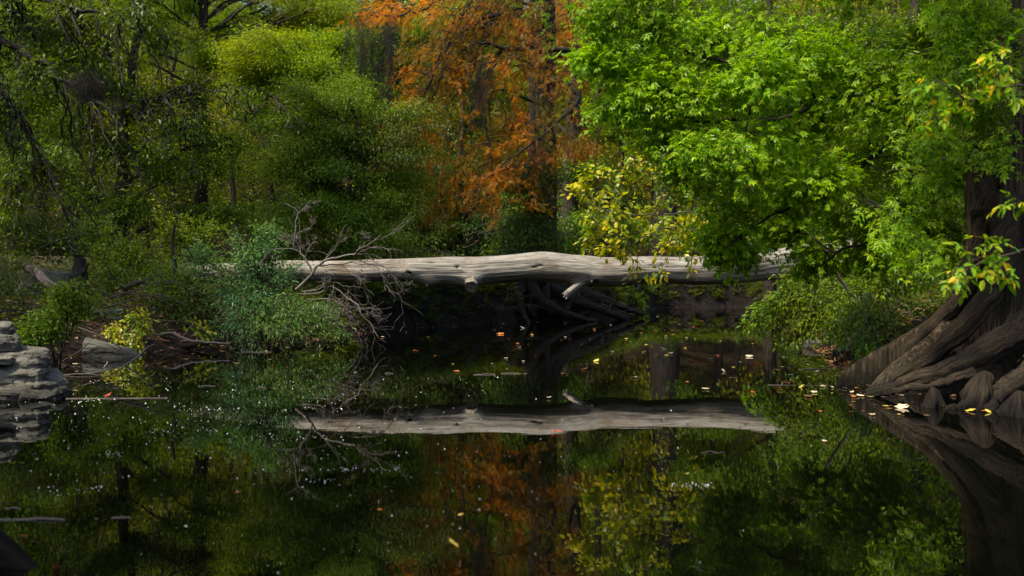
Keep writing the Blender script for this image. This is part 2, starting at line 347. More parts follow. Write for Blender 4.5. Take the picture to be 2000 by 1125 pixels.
ys = np.concatenate([np.arange(-30, 0, 2.), np.arange(0, 52, .35), np.arange(52, 121, 2.)])
GX, GY = np.meshgrid(xs, ys); GZ = gz(GX, GY)
nx, ny = len(xs), len(ys)
idx = (np.arange(ny-1)[:, None]*nx+np.arange(nx-1)[None])
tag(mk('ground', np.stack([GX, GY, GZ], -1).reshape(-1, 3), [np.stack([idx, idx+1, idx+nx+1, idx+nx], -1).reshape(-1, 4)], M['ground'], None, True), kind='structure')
tag(mk('water', [(-16, .3, 0), (16, .3, 0), (16, 56, 0), (-16, 56, 0)], [[(0, 1, 2, 3)]], M['water']), kind='structure')
def G(x, y): return float(gz(x, y)[0])
def on(x, y, dz=0): return np.array([x, y, G(x, y)+dz])

# ------------------------------------------------------------------ the fallen log
LOGTOP = []
def fallen_log():
    ctl = [(360, 540, 23.2, .19), (480, 530, 22.3, .185), (600, 529, 21.6, .183), (700, 530, 21.35, .206), (800, 528, 21.45, .228), (880, 530, 21.65, .265), (915, 531, 21.75, .282), (970, 527, 21.9, .263), (1065, 523, 22.2, .293), (1130, 526, 22.35, .294), (1180, 530, 22.45, .284), (1260, 528, 22.6, .275), (1350, 529, 22.8, .288), (1420, 527, 22.95, .298), (1500, 517, 23.1, .31), (1580, 506, 23.3, .32), (1680, 497, 23.5, .33)]
    ctr = np.array([P(a, b, c) for a, b, c, _ in ctl]); rr = np.array([c[3] for c in ctl])
    n, ns = 420, 72; p = resample(ctr, n); rad = resample(np.stack([rr, rr*0, rr*0], -1)*1, n)[:, 0] if False else np.interp(np.linspace(0, 1, n), np.linspace(0, 1, len(rr)), rr)
    # radius against arc length of the control points
    dd = np.concatenate([[0], np.cumsum(np.linalg.norm(np.diff(ctr, axis=0), axis=1))]); rad = np.interp(np.linspace(0, dd[-1], n), dd, rr)
    ker = np.hanning(21); ker /= ker.sum(); rad = np.convolve(np.pad(rad, 10, 'edge'), ker, 'valid')
    root = tag(empty('fallen_log', p[n//2]), 'long pale grey barkless log lying across the pond from bank to bank', 'log')
    T = nrm(np.gradient(p, axis=0)); A = nrm(np.cross(T, [0, 0, 1.])); B = np.cross(A, T)      # A towards the camera, B up
    th = np.linspace(0, 2*np.pi, ns, endpoint=False); d = np.linspace(0, dd[-1], n)
    Rm = rad[:, None]*np.ones(ns)
    for i in range(n):
        for j in range(ns):
            c, s_ = math.cos(th[j]), math.sin(th[j])
            Rm[i, j] *= 1+.13*mnoise.noise(Vector((c*1.0, s_*1.0, d[i]*.9)))+.06*mnoise.noise(Vector((c*2.5, s_*2.5, d[i]*.8+9)))+.03*mnoise.noise(Vector((c*7, s_*7, d[i]*.9+30)))-.05*max(0, .25-abs(mnoise.noise(Vector((c*3.6+5, s_*3.6, d[i]*.35+70)))))**2*16*max(0, mnoise.noise(Vector((c, s_, d[i]*.8+3)))+.1)
    def at(px):
        return int(np.argmin(np.abs(p[:, 0]/p[:, 1]*F+1000-px)))
    def dent(px, ang, amp, wl, wa):                 # local swelling (+) or hole (-)
        i0 = at(px); da = (th-R(ang)+np.pi) % (2*np.pi)-np.pi
        Rm[:] += amp*np.exp(-((d-d[i0])[:, None]/wl)**2-(da[None]/wa)**2)
    # angles: 0 towards the camera, 90 up, -90 down
    dent(915, -38, .11, .2, .5); dent(835, -60, .07, .16, .45); dent(1128, -65, .11, .2, .45); dent(1160, -35, .045, .15, .35); dent(795, -8, .04, .14, .4); dent(1010, -75, -.05, .5, .7); dent(1060, 80, .035, .4, .7); dent(760, -80, -.035, .3, .6); dent(1300, -75, -.03, .5, .6); dent(1200, 85, -.025, .4, .6)
    dent(888, 22, .018, .09, .3); dent(888, 22, -.075, .035, .13); dent(795, -8, -.05, .028, .12); dent(1286, 20, .012, .07, .2); dent(1286, 22, -.06, .03, .1)
    dent(1036, 5, -.04, .09, .035); dent(1046, 10, -.035, .06, .03); dent(1160, -40, -.04, .06, .1); dent(1075, 78, -.03, .09, .08); dent(735, -20, -.02, .2, .04); dent(980, -20, -.018, .35, .035); dent(1210, 0, -.015, .4, .03)
    dent(650, 5, -.015, .4, .04); dent(1390, 8, -.018, .4, .035); dent(850, 40, -.012, .35, .03); dent(1130, 35, -.012, .5, .03)
    ring = p[:, None]+Rm[..., None]*(np.cos(th)[None, :, None]*A[:, None]+np.sin(th)[None, :, None]*B[:, None])
    fl = np.stack([Rm*np.cos(th), Rm*np.sin(th), np.broadcast_to(d[:, None], Rm.shape)], -1)
    i = np.arange(n-1)[:, None]*ns; j = np.arange(ns)[None]; k = (j+1) % ns
    mk('trunk', ring.reshape(-1, 3), [np.stack([i+j, i+k, i+ns+k, i+ns+j], -1).reshape(-1, 4)], M['log'], root, True, fl.reshape(-1, 3), p[n//2])
    rl = rng_(9)
    for _ in range(150):
        q_ = int(n*rl.choice([rl.uniform(.12, .4), rl.uniform(.5, .97), rl.uniform(.75, .97)])); j_ = int((90+rl.normal()*22)/360*ns); LOGTOP.append(ring[q_, j_]+[0, 0, .012])
    def stub(px, ang, ln, r0, r1, along, ragged, seed, endmat='end', label=None):
        r = rng_(seed); i0 = at(px); u = math.cos(R(ang))*A[i0]+math.sin(R(ang))*B[i0]
        a = p[i0]+u*(rad[i0]-.06); dr = nrm(u+T[i0]*along); m, q = 14, 20
        c = np.array([a+dr*ln*t for t in np.linspace(0, 1, m)]); c = wiggle(c, .006, r)
        X_ = nrm(np.cross(dr, [0.1, .3, 1.])); Y_ = np.cross(dr, X_); h = np.linspace(0, 2*np.pi, q, endpoint=False)
        rd = np.interp(np.linspace(0, 1, m), [0, .25, .6, 1], [r0*1.45, r0*1.1, r0, r1])[:, None]*(1+.1*r.normal(size=q))[None]
        V = c[:, None]+rd[..., None]*(np.cos(h)[None, :, None]*X_+np.sin(h)[None, :, None]*Y_)
        V[-1] += dr*(r.random(q)*ragged)[:, None]; V[-2] += dr*(r.random(q)*ragged*.4)[:, None]
        fl = np.stack([rd*np.cos(h), rd*np.sin(h), np.broadcast_to(np.linspace(0, ln, m)[:, None]+px, (m, q))], -1)
        i = np.arange(m-1)[:, None]*q; j = np.arange(q)[None]; k = (j+1) % q
        o = mk('branch_stub', V.reshape(-1, 3), [np.stack([i+j, i+k, i+q+k, i+q+j], -1).reshape(-1, 4)], M['log'], root, True, fl.reshape(-1, 3), p[n//2])
        if label: o['label'] = label
        e = np.vstack([V[-1], V[-1].mean(0)[None]-dr*.015]); z = np.arange(q)
        e = e+dr*.001
        eo = mk('broken_end', e, [np.stack([z, (z+1) % q, np.full(q, q)], -1)], M[endmat], o, False, None, p[n//2])
    def hole(px, ang, w_, h_, sink):
        i0 = at(px); u = math.cos(R(ang))*A[i0]+math.sin(R(ang))*B[i0]; v_ = nrm(np.cross(T[i0], u)); j0 = int(round((ang % 360)/360*ns)) % ns
        c = p[i0]+u*(Rm[i0, j0]+sink); q = np.linspace(0, 2*np.pi, 16, endpoint=False); r = rng_(px); k_ = r.uniform(.75, 1.15, 16)
        e = np.vstack([c+T[i0]*(np.cos(q)*w_*k_)[:, None]+v_*(np.sin(q)*h_*k_)[:, None], c[None]-u*.01]); z = np.arange(16)
        mk('knot_hole_shade', e, [np.stack([z, (z+1) % 16, np.full(16, 16)], -1)], M['bark_black'], root, False, None, p[n//2])
    hole(888, 22, .045, .032, .022); hole(797, -8, .04, .03, .02); hole(1286, 22, .035, .03, .02); hole(1036, 5, .1, .014, .018); hole(1050, 11, .07, .01, .018); hole(1160, -42, .05, .025, .022)
    stub(915, -36, .25, .115, .125, -.28, .015, 1, label='short thick stub with a dark sawn end')
    stub(834, -62, .13, .045, .035, -.1, .04, 2)
    stub(1140, -58, .46, .062, .06, -1.0, .16, 3, 'log', label='longest stub, splintered and pointing down over the water')
    stub(1158, -38, .1, .035, .012, -.6, .08, 4, 'log')
    stub(1247, -75, .17, .018, .008, -.3, .03, 5, 'log', label='thin twig stub under the log')
fallen_log()

# ------------------------------------------------------------------ rocks
def rough_solid(V, F, cuts, amp, sc, seed):
    """subdivide a closed polyhedron and roughen it"""
    import bmesh
    bm = bmesh.new(); vs = [bm.verts.new(v) for v in V]
    for f in F: bm.faces.new([vs[i] for i in f])
    bmesh.ops.recalc_face_normals(bm, faces=bm.faces)
    bmesh.ops.bevel(bm, geom=list(bm.edges), offset=amp*.8, segments=1, affect='EDGES')
    bmesh.ops.triangulate(bm, faces=bm.faces)
    for _ in range(cuts):
        es = [e for e in bm.edges if e.calc_length() > .032]
        if not es: break
        bmesh.ops.subdivide_edges(bm, edges=es, cuts=1, use_grid_fill=False); bmesh.ops.triangulate(bm, faces=bm.faces)
    bm.normal_update()
    for v in bm.verts:
        c = v.co*sc+Vector((seed*3.1, seed*7.7, 0)); q = Vector((c.x, c.y, c.z*2.5))
        lay = math.floor(v.co.z*17+seed*.37+.6*mnoise.noise(c)); st = mnoise.noise(Vector((lay*7.31, c.x*.9, c.y*.9)))+.6*mnoise.noise(Vector((lay*3.7, math.floor(c.x*2.2), math.floor(c.y*2.2+lay))))
        side = 1-abs(v.normal.z)
        v.co += v.normal*amp*(mnoise.noise(q)*.8+.4*mnoise.noise(q*2.3)+.3*mnoise.noise(q*5)+.9*st*side)
    out = np.array([v.co[:] for v in bm.verts]); bm.verts.index_update(); fs = np.array([[w.index for w in f.verts] for f in bm.faces]); bm.free()
    return out, fs
def prism(poly, z0, z1, sh=(0, 0), k=1.0):
    poly = np.array(poly, float); n = len(poly); c = poly.mean(0); top = c+(poly-c)*k+np.array(sh)
    V = [(x, y, z0) for x, y in poly]+[(x, y, z1 if np.isscalar(z1) else z1[i]) for i, (x, y) in enumerate(top)]
    return V, [tuple(range(n))[::-1], tuple(range(n, 2*n))]+[(i, (i+1) % n, n+(i+1) % n, n+i) for i in range(n)]
def blob_poly(cx, cy, rx, ry, n, r, rot=0):
    a = np.sort(r.uniform(0, 2*np.pi/n*.7, n)+np.arange(n)*2*np.pi/n)+rot; k = r.uniform(.82, 1.1, n)
    return np.stack([cx+rx*k*np.cos(a), cy+ry*k*np.sin(a)], -1)
def outcrop():
    base = np.array([-5.9, 12.5, 0]); root = tag(empty('rock_outcrop', base), 'stack of weathered grey limestone ledges at the water edge by the left bank', 'rock')
    # layers: right edge pixel, bottom and top height, depth
    for i, (pxr, z0, z1, y0, y1) in enumerate([(142, -.35, .13, 11.7, 13.2), (120, -.1, .2, 12.0, 13.3), (93, .08, .40, 11.9, 13.2), (86, .2, .47, 12.1, 13.3), (42, .38, .49, 11.8, 13.1), (58, .40, .52, 12.1, 13.3), (30, .46, .68, 12.05, 13.2), (0, .5, .78, 12.2, 13.4)]):
        r = rng_(60+i); xr = (pxr-22-1000)/F*12.05; xl = -7.4
        poly = [(xl, y0+.2), (xl*.5+xr*.5, y0-.12*r.random()), (xr-.5+.2*r.random(), y0+.02+.14*r.random()), (xr-.14*r.random(), y0+.1+.15*r.random()), (xr, y0+.3), (xr-.06, (y0+y1)/2), (xr-.3, y1-.2), (xl, y1)]
        v, f = prism(poly, z0, [z1+.03*r.normal()-.12*(x-xl-1.2)*.35 for x, _ in poly], (0, .05), .97)
        V, T = rough_solid(v, f, 6, .05, 2.6, 3+i)
        mk('ledge', V, [T], M['rock'], root, False, None, base)
outcrop()
def single_rock(name, label, v, f, seed, mat='rock2', amp=.03, cuts=4, base=None):
    V, T = rough_solid(v, f, cuts, amp, 2.2, seed); base = V.mean(0) if base is None else base
    return tag(mk(name, V, [T], M[mat], None, False, None, base), label, 'rock')
Yb = 18.2
b0 = lambda px, py, dy: tuple(P(px, py, Yb+dy)+0)
single_rock('boulder', 'wedge shaped grey boulder standing in the water beside the left bank',
            [b0(163, 722, 0), b0(240, 722, -.15), b0(296, 722, .1), b0(290, 722, .9), b0(165, 722, .9), b0(162, 666, .05), b0(228, 674, 0), b0(284, 702, .15), b0(262, 682, .8), b0(166, 658, .8)],
            [(4, 3, 2, 1, 0), (5, 6, 8, 9), (6, 7, 8), (0, 1, 6, 5), (1, 2, 7, 6), (2, 3, 8, 7), (3, 4, 9, 8), (4, 0, 5, 9)], 2)
for i, (px, py, Y, sx, sz, lab) in enumerate([(95, 545, 22, .75, .6, 'pale grey rock face among dark bushes high on the left bank'), (205, 610, 20.5, .45, .28, 'low brown rock under the bushes behind the wedge shaped boulder'), (262, 628, 21, .4, .2, 'flat pale rock on the left bank below the leaning dead log'),
                                              (340, 655, 20.9, .5, .18, 'low dark rock at the left shoreline beside the bent pale branch'), (500, 690, 19.6, .45, .07, 'flat rock barely breaking the water in front of the blue green bush'), (1600, 672, 20.6, .45, .26, 'dark wet rock at the right waterline under the low bush'), (1655, 690, 18.2, .35, .22, 'small dark rock at the right waterline near the cypress roots')]):
    r = rng_(80+i); c = P(px, py, Y); v, f = prism(blob_poly(c[0], c[1], sx, sx*.7, 7, r), c[2]-sz-.3, [c[2]+sz*.4*r.uniform(.4, 1) for _ in range(7)], (0, .05), .8)
    single_rock('rock', lab, v, f, 20+i, 'rock' if i < 1 else 'rock2', .04, 3)

# ------------------------------------------------------------------ big cypress on the right bank
def cypress_trunk(name, base, r0, top, butts, seed, mat, taper=.25, wob=.03, parent=None, ns=360, nz=120, lean=(0, 0), zb=.3, flutes=9, fa=.05):
    """butts: (angle deg, reach, fall-off height, width)"""
    base = np.array(base, float); z = np.concatenate([np.linspace(-zb, 2.4, int(nz*.7)), np.linspace(2.45, top, nz-int(nz*.7))]); th = np.linspace(0, 2*np.pi, ns, endpoint=False)
    Rm = np.empty((len(z), ns))
    for i, zz in enumerate(z):
        rr = r0*(1-taper*max(0, zz)/top)
        fade = math.exp(-max(0, zz)/3.0)
        for j, t in enumerate(th):
            v = rr*(1+fa*(.3+fade)*math.cos(flutes*t+seed+.25*zz)+.03*math.cos(17*t+zz*.5))
            for a, reach, hh, w in butts:
                d = (t-R(a)-.06*math.sin(zz*2.3+a)+np.pi) % (2*np.pi)-np.pi
                v += reach*math.exp(-(max(0, zz)/hh)**2)*(.8*math.exp(-(d/w)**2)+.2*math.exp(-(d/(w*2.6))**2))+.09*math.exp(-(d/(w*.6))**2)*math.exp(-max(0, zz)/1.6)
            c, s = math.cos(t), math.sin(t)
            v += (wob*mnoise.noise(Vector((c*3, s*3, zz*.5+seed)))+.026*mnoise.noise(Vector((c*11, s*11, zz*.5+seed*2)))+.016*mnoise.noise(Vector((c*26, s*26, zz*.7+seed*3))))*1.25/(.75+v)
            Rm[i, j] = v
    V = np.stack([base[0]+lean[0]*z[:, None]+Rm*np.cos(th), base[1]+lean[1]*z[:, None]+Rm*np.sin(th), base[2]+np.broadcast_to(z[:, None], Rm.shape)], -1)
    fl = np.stack([np.cos(th)[None]*(.5+.5*Rm), np.sin(th)[None]*(.5+.5*Rm), np.broadcast_to(z[:, None]-Rm*.9, Rm.shape)], -1)
    i = np.arange(len(z)-1)[:, None]*ns; j = np.arange(ns)[None]; k = (j+1) % ns
    return mk(name, V.reshape(-1, 3), [np.stack([i+j, i+k, i+ns+k, i+ns+j], -1).reshape(-1, 4)], M[mat], parent, True, fl.reshape(-1, 3), base)
cyb = np.array([5.86, 13.0, 0.])
cy = tag(empty('cypress_tree', cyb), 'huge old cypress with fluted flaring brown trunk and sweeping roots at the right water edge', 'tree')
cypress_trunk('trunk', cyb, .64, 11, [(163, 1.35, .7, .08), (184, 1.0, .66, .085), (200, .8, .55, .08), (232, 1.0, .5, .1), (265, 1.0, .5, .13), (310, .7, .6, .3), (20, .6, .7, .3), (80, .6, .7, .3), (130, .55, .6, .2)], 2, 'bark_cypress', parent=cy)
def root_tube(parent, pts, r0, r1, seed, base, mat='bark_cypress', ns=30, n=64, lump=.14):
    r = rng_(seed); p = wiggle(resample(pts, n), .012, r); w = Wood(); rad = np.linspace(r0, r1, n)*(1+lump*np.convolve(r.normal(size=n+6), np.ones(7)/4, 'valid'))
    w.tube(p, rad, ns); V = w.V[0]; L = w.L[0]
    V2 = V.copy(); ce = np.repeat(p, ns, 0)
    for i in range(len(V)):
        q = L[i]; V2[i] = ce[i]+(V[i]-ce[i])*(1+.26*mnoise.noise(Vector((q[0]*14, q[1]*14, q[2]*1.2+seed)))+.2*mnoise.noise(Vector((q[0]*32, q[1]*32, q[2]*1.6+seed)))+.1*mnoise.noise(Vector((q[0]*60, q[1]*60, q[2]*2.5+seed))))
    w.V[0] = V2; L[:, :2] *= 3.2
    return w.build('root', M[mat], parent, base)
for i, (pl, r0, r1) in enumerate([
        ([P(1930, 300, 12.75), P(1922, 440, 12.7), P(1905, 520, 12.75), P(1868, 592, 12.9), P(1805, 655, 13.2), P(1725, 712, 13.6), P(1640, 764, 13.95)], .15, .09),
        ([P(1968, 380, 12.35), P(1958, 500, 12.3), P(1930, 580, 12.3), P(1875, 648, 12.4), P(1795, 712, 12.65), P(1725, 756, 12.85), P(1692, 780, 13.0)], .15, .075),
        ([P(2060, 600, 12.1), P(1985, 650, 11.9), P(1890, 702, 11.8), P(1800, 740, 11.9), P(1725, 764, 12.2), P(1690, 778, 12.4)], .17, .05),
        ([P(2080, 660, 11.7), P(2000, 735, 11.2), P(1950, 780, 11.05), P(1925, 808, 11.0)], .16, .07),
        ([P(2100, 740, 11.2), P(2040, 775, 10.8), P(1985, 808, 10.75)], .14, .07),
        ([P(1900, 730, 11.6), P(1830, 752, 11.5), P(1770, 760, 11.7), P(1728, 772, 12.0)], .06, .02),
        ([P(1990, 735, 11.3), P(1930, 770, 11.1), P(1880, 792, 11.15), P(1840, 803, 11.2)], .08, .025)]):
    root_tube(cy, pl, r0, r1, 30+i, cyb)
def knee(px, py, Y, h, r0, label, seed, lean=0):
    b = P(px, py, Y); b[2] = 0; nz, ns = 44, 64; V = np.empty((nz, ns, 3)); fl = np.empty((nz, ns, 3)); k = np.linspace(0, 1, nz)
    for i in range(nz):
        zz = -.12+(h+.12)*k[i]; rr = r0*math.sqrt(max(0, 1-k[i]**2.6))*(1.25-.25*k[i])
        for j in range(ns):
            t = 2*math.pi*j/ns; c, q = math.cos(t), math.sin(t)
            v = rr*(1+.55*mnoise.noise(Vector((c*1.2, q*1.2, zz*3+seed)))+.28*mnoise.noise(Vector((c*3, q*3, zz*7+seed)))+.1*mnoise.noise(Vector((c*8, q*8, zz*7+seed)))-.5*abs(mnoise.noise(Vector((c*2.2+7, q*2.2, zz*2+seed)))))
            V[i, j] = (b[0]+v*c+lean*zz, b[1]+v*q, zz); fl[i, j] = (c*1.2, q*1.2, zz*1.5)
    i = np.arange(nz-1)[:, None]*ns; j = np.arange(ns)[None]; k = (j+1) % ns
    tag(mk('cypress_knee', V.reshape(-1, 3), [np.stack([i+j, i+k, i+ns+k, i+ns+j], -1).reshape(-1, 4)], M['bark_cypress'], None, True, fl.reshape(-1, 3), b), label, 'tree knee')
knee(1912, 790, 11.15, .38, .17, 'tallest rounded cypress knee in front of the big right trunk', 5, .15)
knee(1822, 776, 11.35, .2, .1, 'short rounded cypress knee in front of the sweeping roots', 6)
knee(1990, 812, 10.6, .24, .12, 'low cypress knee by the water at the right edge of the roots', 7)

def cy_shade_crown():  # unseen crown above the frame, lobes placed to shade boughs and trunk
    r = rng_(5); w, l = Wood(), Leaves()
    p = Plant.__new__(Plant); p.r = r; p.w = w; p.lv = {}; p.base = cyb; p.root = cy; p.wn = 'branch'; p.ln = 'crown'
    for i, (x, y, z, rx) in enumerate([(4.2, 12, 7.2, 1.3), (5.5, 11, 7.8, 1.5), (6.8, 12, 7.5, 1.4), (3.4, 13.5, 8, 1.4), (5.2, 14.2, 8.3, 1.5), (2.6, 12.2, 8.6, 1.2), (6.8, 14.4, 8.0, 1.3), (4.2, 10.6, 9.2, 1.3), (6, 13, 9.8, 1.6), (7.4, 10.6, 8.2, 1.3), (3.0, 14.6, 9.6, 1.3), (4.6, 9.4, 8.2, 1.2), (3.7, 9.1, 8, .9), (1.7, 9.7, 7.4, .9), (2.4, 9.0, 7.0, .8)]):
        p.lobe(cyb+np.array([0, 0, 5.5+.3*i]), (x, y, z), (rx, rx, rx*.5), 26, 40, TF, .3, 'l_gold', lr=.08)
    p.finish('bark_cypress')
cy_shade_crown()

# ------------------------------------------------------------------ box elder whose boughs fill the right of the picture
bx = Plant('broadleaf_tree', 'leafy bright green tree with drooping compound leaves filling the right above the log', 'tree', (7.3, 15.5, G(7.3, 15.5)-.1), 11)
tp = bx.trunk([bx.base, bx.base+[.1, .1, 2.5], P(2050, -60, 15.2), P(2000, -420, 15)], .24, .1, 26, 12)
boughs = [[P(2060, 60, 15.3), P(1830, 110, 14.8), P(1640, 150, 14.4), P(1430, 130, 14.3), P(1260, 60, 14.2)],
          [P(2070, 190, 15.3), P(1820, 245, 14.4), P(1640, 350, 13.8), P(1520, 420, 13.6), P(1420, 480, 13.5)],
          [P(2070, 120, 15.3), P(1760, 150, 14.2), P(1560, 210, 13.6), P(1380, 240, 13.4), P(1230, 165, 13.4)],
          [P(2080, 300, 15.3), P(1900, 360, 14.8), P(1740, 440, 14.6), P(1600, 520, 14.6)],
          [P(2050, -60, 15.2), P(1800, -60, 14.2), P(1500, -40, 13.6), P(1250, -30, 13.4)]]
bl = [bx.limb(b, .055, .012, 40, 7, .05) for b in boughs]
def near_pt(lines, q):
    a = np.vstack([l[2:-1] for l in lines]); dd = np.linalg.norm(a-q, axis=1)+np.maximum(0, q[0]-a[:, 0])*.6; return a[np.argmin(dd)]
r = rng_(12)
for px, py, rp in [(1170, 50, 62), (1195, 130, 75), (1160, 118, 40), (1215, 205, 55), (1290, 60, 100), (1290, 150, 80), (1400, 60, 115), (1350, 190, 95), (1290, 255, 55), (1430, 180, 115), (1390, 300, 95), (1335, 350, 45), (1460, 320, 105),
                   (1430, 400, 62), (1405, 470, 36), (1430, 500, 34), (1530, 375, 90), (1550, 250, 130), (1560, 90, 130), (1680, 120, 135), (1690, 300, 130), (1640, 420, 105), (1600, 505, 55), (1760, 420, 105), (1790, 230, 110), (1715, 500, 80), (1800, 80, 110),
                   (1510, 440, 45), (1875, 330, 75), (1250, -50, 110), (1450, -60, 120), (1650, -70, 130), (1850, -50, 120), (1830, 470, 70), (1600, 340, 100), (1350, 90, 80), (1480, 130, 90), (1620, 200, 110), (1740, 180, 100)]:
    Y = r.uniform(12.8, 15.6) if px > 1300 else r.uniform(13.0, 14.2)
    c = P(px, py, Y); rm = rp/F*Y
    nb = int(10+rm*22)
    bx.lobe(near_pt(bl, c), c, (rm*1.1, rm*.85, rm*.72), int(nb*1.25), 27, (TC, TC4)[len(bx.w.V) % 2], .128, 'l_bright', droop=.35, spread=.1, lr=.018, arch=.15, hang=.4)
for px, py, rp in [(1870, 40, 70), (1930, 10, 60), (1915, 90, 55), (1965, 150, 46), (1985, 50, 55), (1905, 190, 42), (1960, 240, 34), (1850, 150, 55), (1760, 480, 44), (1840, 280, 45), (1950, 320, 26), (1830, 380, 50), (1810, 520, 34)]:
    c = P(px, py, r.uniform(11.2, 11.9)); rm = rp/F*11.6; bx.lobe(near_pt(bl, c), c, rm, int(7+rm*26), 18, TC, .125, 'l_bright', droop=.35, spread=.09, lr=.012, arch=.1, br=.004)
bx.finish('bark_dark')

# nearer sprays against the cypress
sp = Plant('sapling', 'young tree with large fresh green and yellow leaves in front of the cypress trunk', 'tree', (5.3, 9.6, G(5.3, 9.6)-.05), 13, wood='stem', leaf='foliage')
b = sp.base; st = sp.trunk([b, b+[.0, 0, 1.2], P(2120, 250, 9.3), P(2100, -30, 9.2)], .045, .02, 24, 7)
for pl, lobes in (([P(2118, 230, 9.3), P(1990, 170, 9.1), P(1900, 195, 9.0), P(1830, 160, 8.9)], [(1840, 165, 38), (1880, 195, 45), (1815, 235, 35), (1940, 130, 45), (1960, 75, 30), (1990, 195, 40)]),
                  ([P(2120, 420, 9.4), P(2020, 480, 9.3), P(1940, 500, 9.2), P(1880, 530, 9.2)], [(1900, 500, 40), (1935, 485, 36), (1860, 540, 26), (1985, 380, 40), (1950, 530, 26)])):
    lp = sp.limb(pl, .018, .005, 26, 5, .02)
    for px, py, rp in lobes:
        c = P(px, py, 9.0); rm = rp/F*9; sp.lobe(near_pt([lp], c), c, rm, 5, 3, TC3, .16, 'l_near', droop=.6, spread=.03, lr=.005, arch=.1, br=.003, flat=.9)
for px, py in ((1945, 130), (1915, 150), (1885, 190)):
    c = P(px, py, 8.95); n = 40; rr = sp.r; pos = c+rr.normal(size=(n, 3))*[.018, .018, .06]
    sp.L('l_yellow').add(TKN, pos, rr.normal(size=(n, 3))*.5+[0, 0, -1], rr.normal(size=(n, 3)), .04)
sp.finish('twig_dark')

# yellow sapling reaching in front of the log
ys_ = Plant('yellow_sapling', 'thin pale stemmed sapling with lit yellow green oval leaves hanging before the log', 'shrub', (5.6, 17.4, G(5.6, 17.4)-.05), 14, wood='stem', leaf='foliage')
b = ys_.base
L1 = ys_.limb([b, P(1580, 460, 17.2), P(1480, 425, 17), P(1400, 402, 17), P(1340, 375, 16.9), P(1290, 330, 16.9), P(1235, 310, 16.9)], .03, .006, 40, 6, .03)
L2 = ys_.limb([P(1500, 440, 17.1), P(1400, 415, 16.8), P(1290, 418, 16.6), P(1200, 415, 16.6), P(1150, 390, 16.6)], .018, .005, 30, 6, .03)
L3 = ys_.limb([P(1480, 430, 17.0), P(1380, 450, 16.4), P(1290, 450, 16.2), P(1220, 480, 16.2)], .015, .004, 30, 5, .03)
for px, py, rp, nb in [(1170, 345, 50, 9), (1200, 400, 60, 13), (1160, 440, 38, 9), (1175, 490, 20, 4), (1150, 470, 30, 6), (1250, 350, 45, 9), (1260, 440, 55, 11), (1330, 440, 55, 12), (1370, 430, 50, 11), (1310, 480, 40, 8), (1140, 380, 28, 6), (1290, 330, 40, 6), (1230, 305, 25, 4), (1250, 545, 26, 3), (1225, 500, 30, 4), (1290, 545, 22, 3), (1345, 535, 20, 2), (1210, 455, 45, 8), (1120, 365, 18, 3), (1330, 380, 35, 5), (1420, 410, 50, 9), (1450, 440, 45, 9)]:
    c = P(px, py, r.uniform(16.0, 17.1)); rm = rp/F*16.6
    ys_.lobe(near_pt([L1, L2, L3], c), c, rm, nb, 11, TO, .092, 'l_yellow', droop=.1, spread=.05, lr=.006, arch=.1, br=.003, flat=1.0)
ys_.finish('bark_grey')

# low bush on the right bank
lb = Plant('bush', 'spreading olive and yellow green bush leaning over the right waterline', 'shrub', (5.9, 18.6, G(5.9, 18.6)-.05), 15, wood='stem', leaf='foliage')
for px, py, rp, Y, m in [(1490, 610, 34, 18, 'l_olive'), (1530, 590, 50, 18, 'l_olive'), (1570, 620, 55, 17.6, 'l_olive'), (1610, 570, 60, 18, 'l_olive'), (1640, 630, 55, 17.2, 'l_mid'), (1690, 590, 60, 17.5, 'l_olive'), (1740, 560, 55, 17, 'l_olive'), (1670, 545, 60, 18.5, 'l_mid'),
                         (1560, 540, 50, 18.5, 'l_olive'), (1510, 640, 30, 17.6, 'l_olive'), (1470, 630, 22, 17.8, 'l_lime'), (1585, 520, 38, 20, 'l_mid'), (1625, 500, 40, 20, 'l_olive'), (1570, 490, 26, 20, 'l_mid'), (1660, 665, 40, 16.2, 'l_mid'), (1790, 540, 50, 16.5, 'l_olive'), (1720, 630, 40, 16.4, 'l_olive'), (1600, 650, 35, 17.2, 'l_olive'), (1690, 700, 26, 15.4, 'l_mid'), (1545, 665, 25, 17.4, 'l_olive')]:
    c = P(px, py, Y); rm = rp/F*Y
    lb.lobe(lb.base+[0, 0, .2], c, rm*1.1, int(12+rm*24), 26, TK, .085, m, droop=.3, spread=.07, lr=.018, arch=.35)
lb.finish('twig_dark')

# ------------------------------------------------------------------ left bank: bushes, stumps, dead wood
bb = Plant('bush', 'dense blue green bush in front of the left end of the log', 'shrub', (-4.6, 21.2, G(-4.6, 21.2)-.05), 16, wood='stem', leaf='foliage')
for px, py, rp, Y in [(470, 560, 60, 20.6), (540, 550, 55, 20.5), (520, 610, 65, 20.2), (580, 600, 55, 20.1), (600, 640, 45, 19.9), (640, 645, 30, 19.9), (665, 652, 20, 19.9), (620, 610, 34, 20), (450, 620, 50, 20.2), (480, 650, 45, 20.0), (550, 650, 50, 19.8), (430, 560, 45, 20.8), (500, 500, 40, 20.8), (470, 480, 36, 21), (535, 475, 34, 20.8), (520, 450, 28, 21), (440, 520, 40, 21), (395, 530, 45, 21.2), (380, 500, 35, 21.3), (560, 520, 30, 20.6)]:
    c = P(px, py, Y); rm = rp/F*Y
    bb.lobe(bb.base+[0, 0, .15], c, (rm*1.35, rm*1.2, rm), int(12+rm*30), 26, TKN if py > 500 else TK, .08, 'l_teal', droop=.3, spread=.06, lr=.015, arch=.3)
bb.finish('twig_dark')
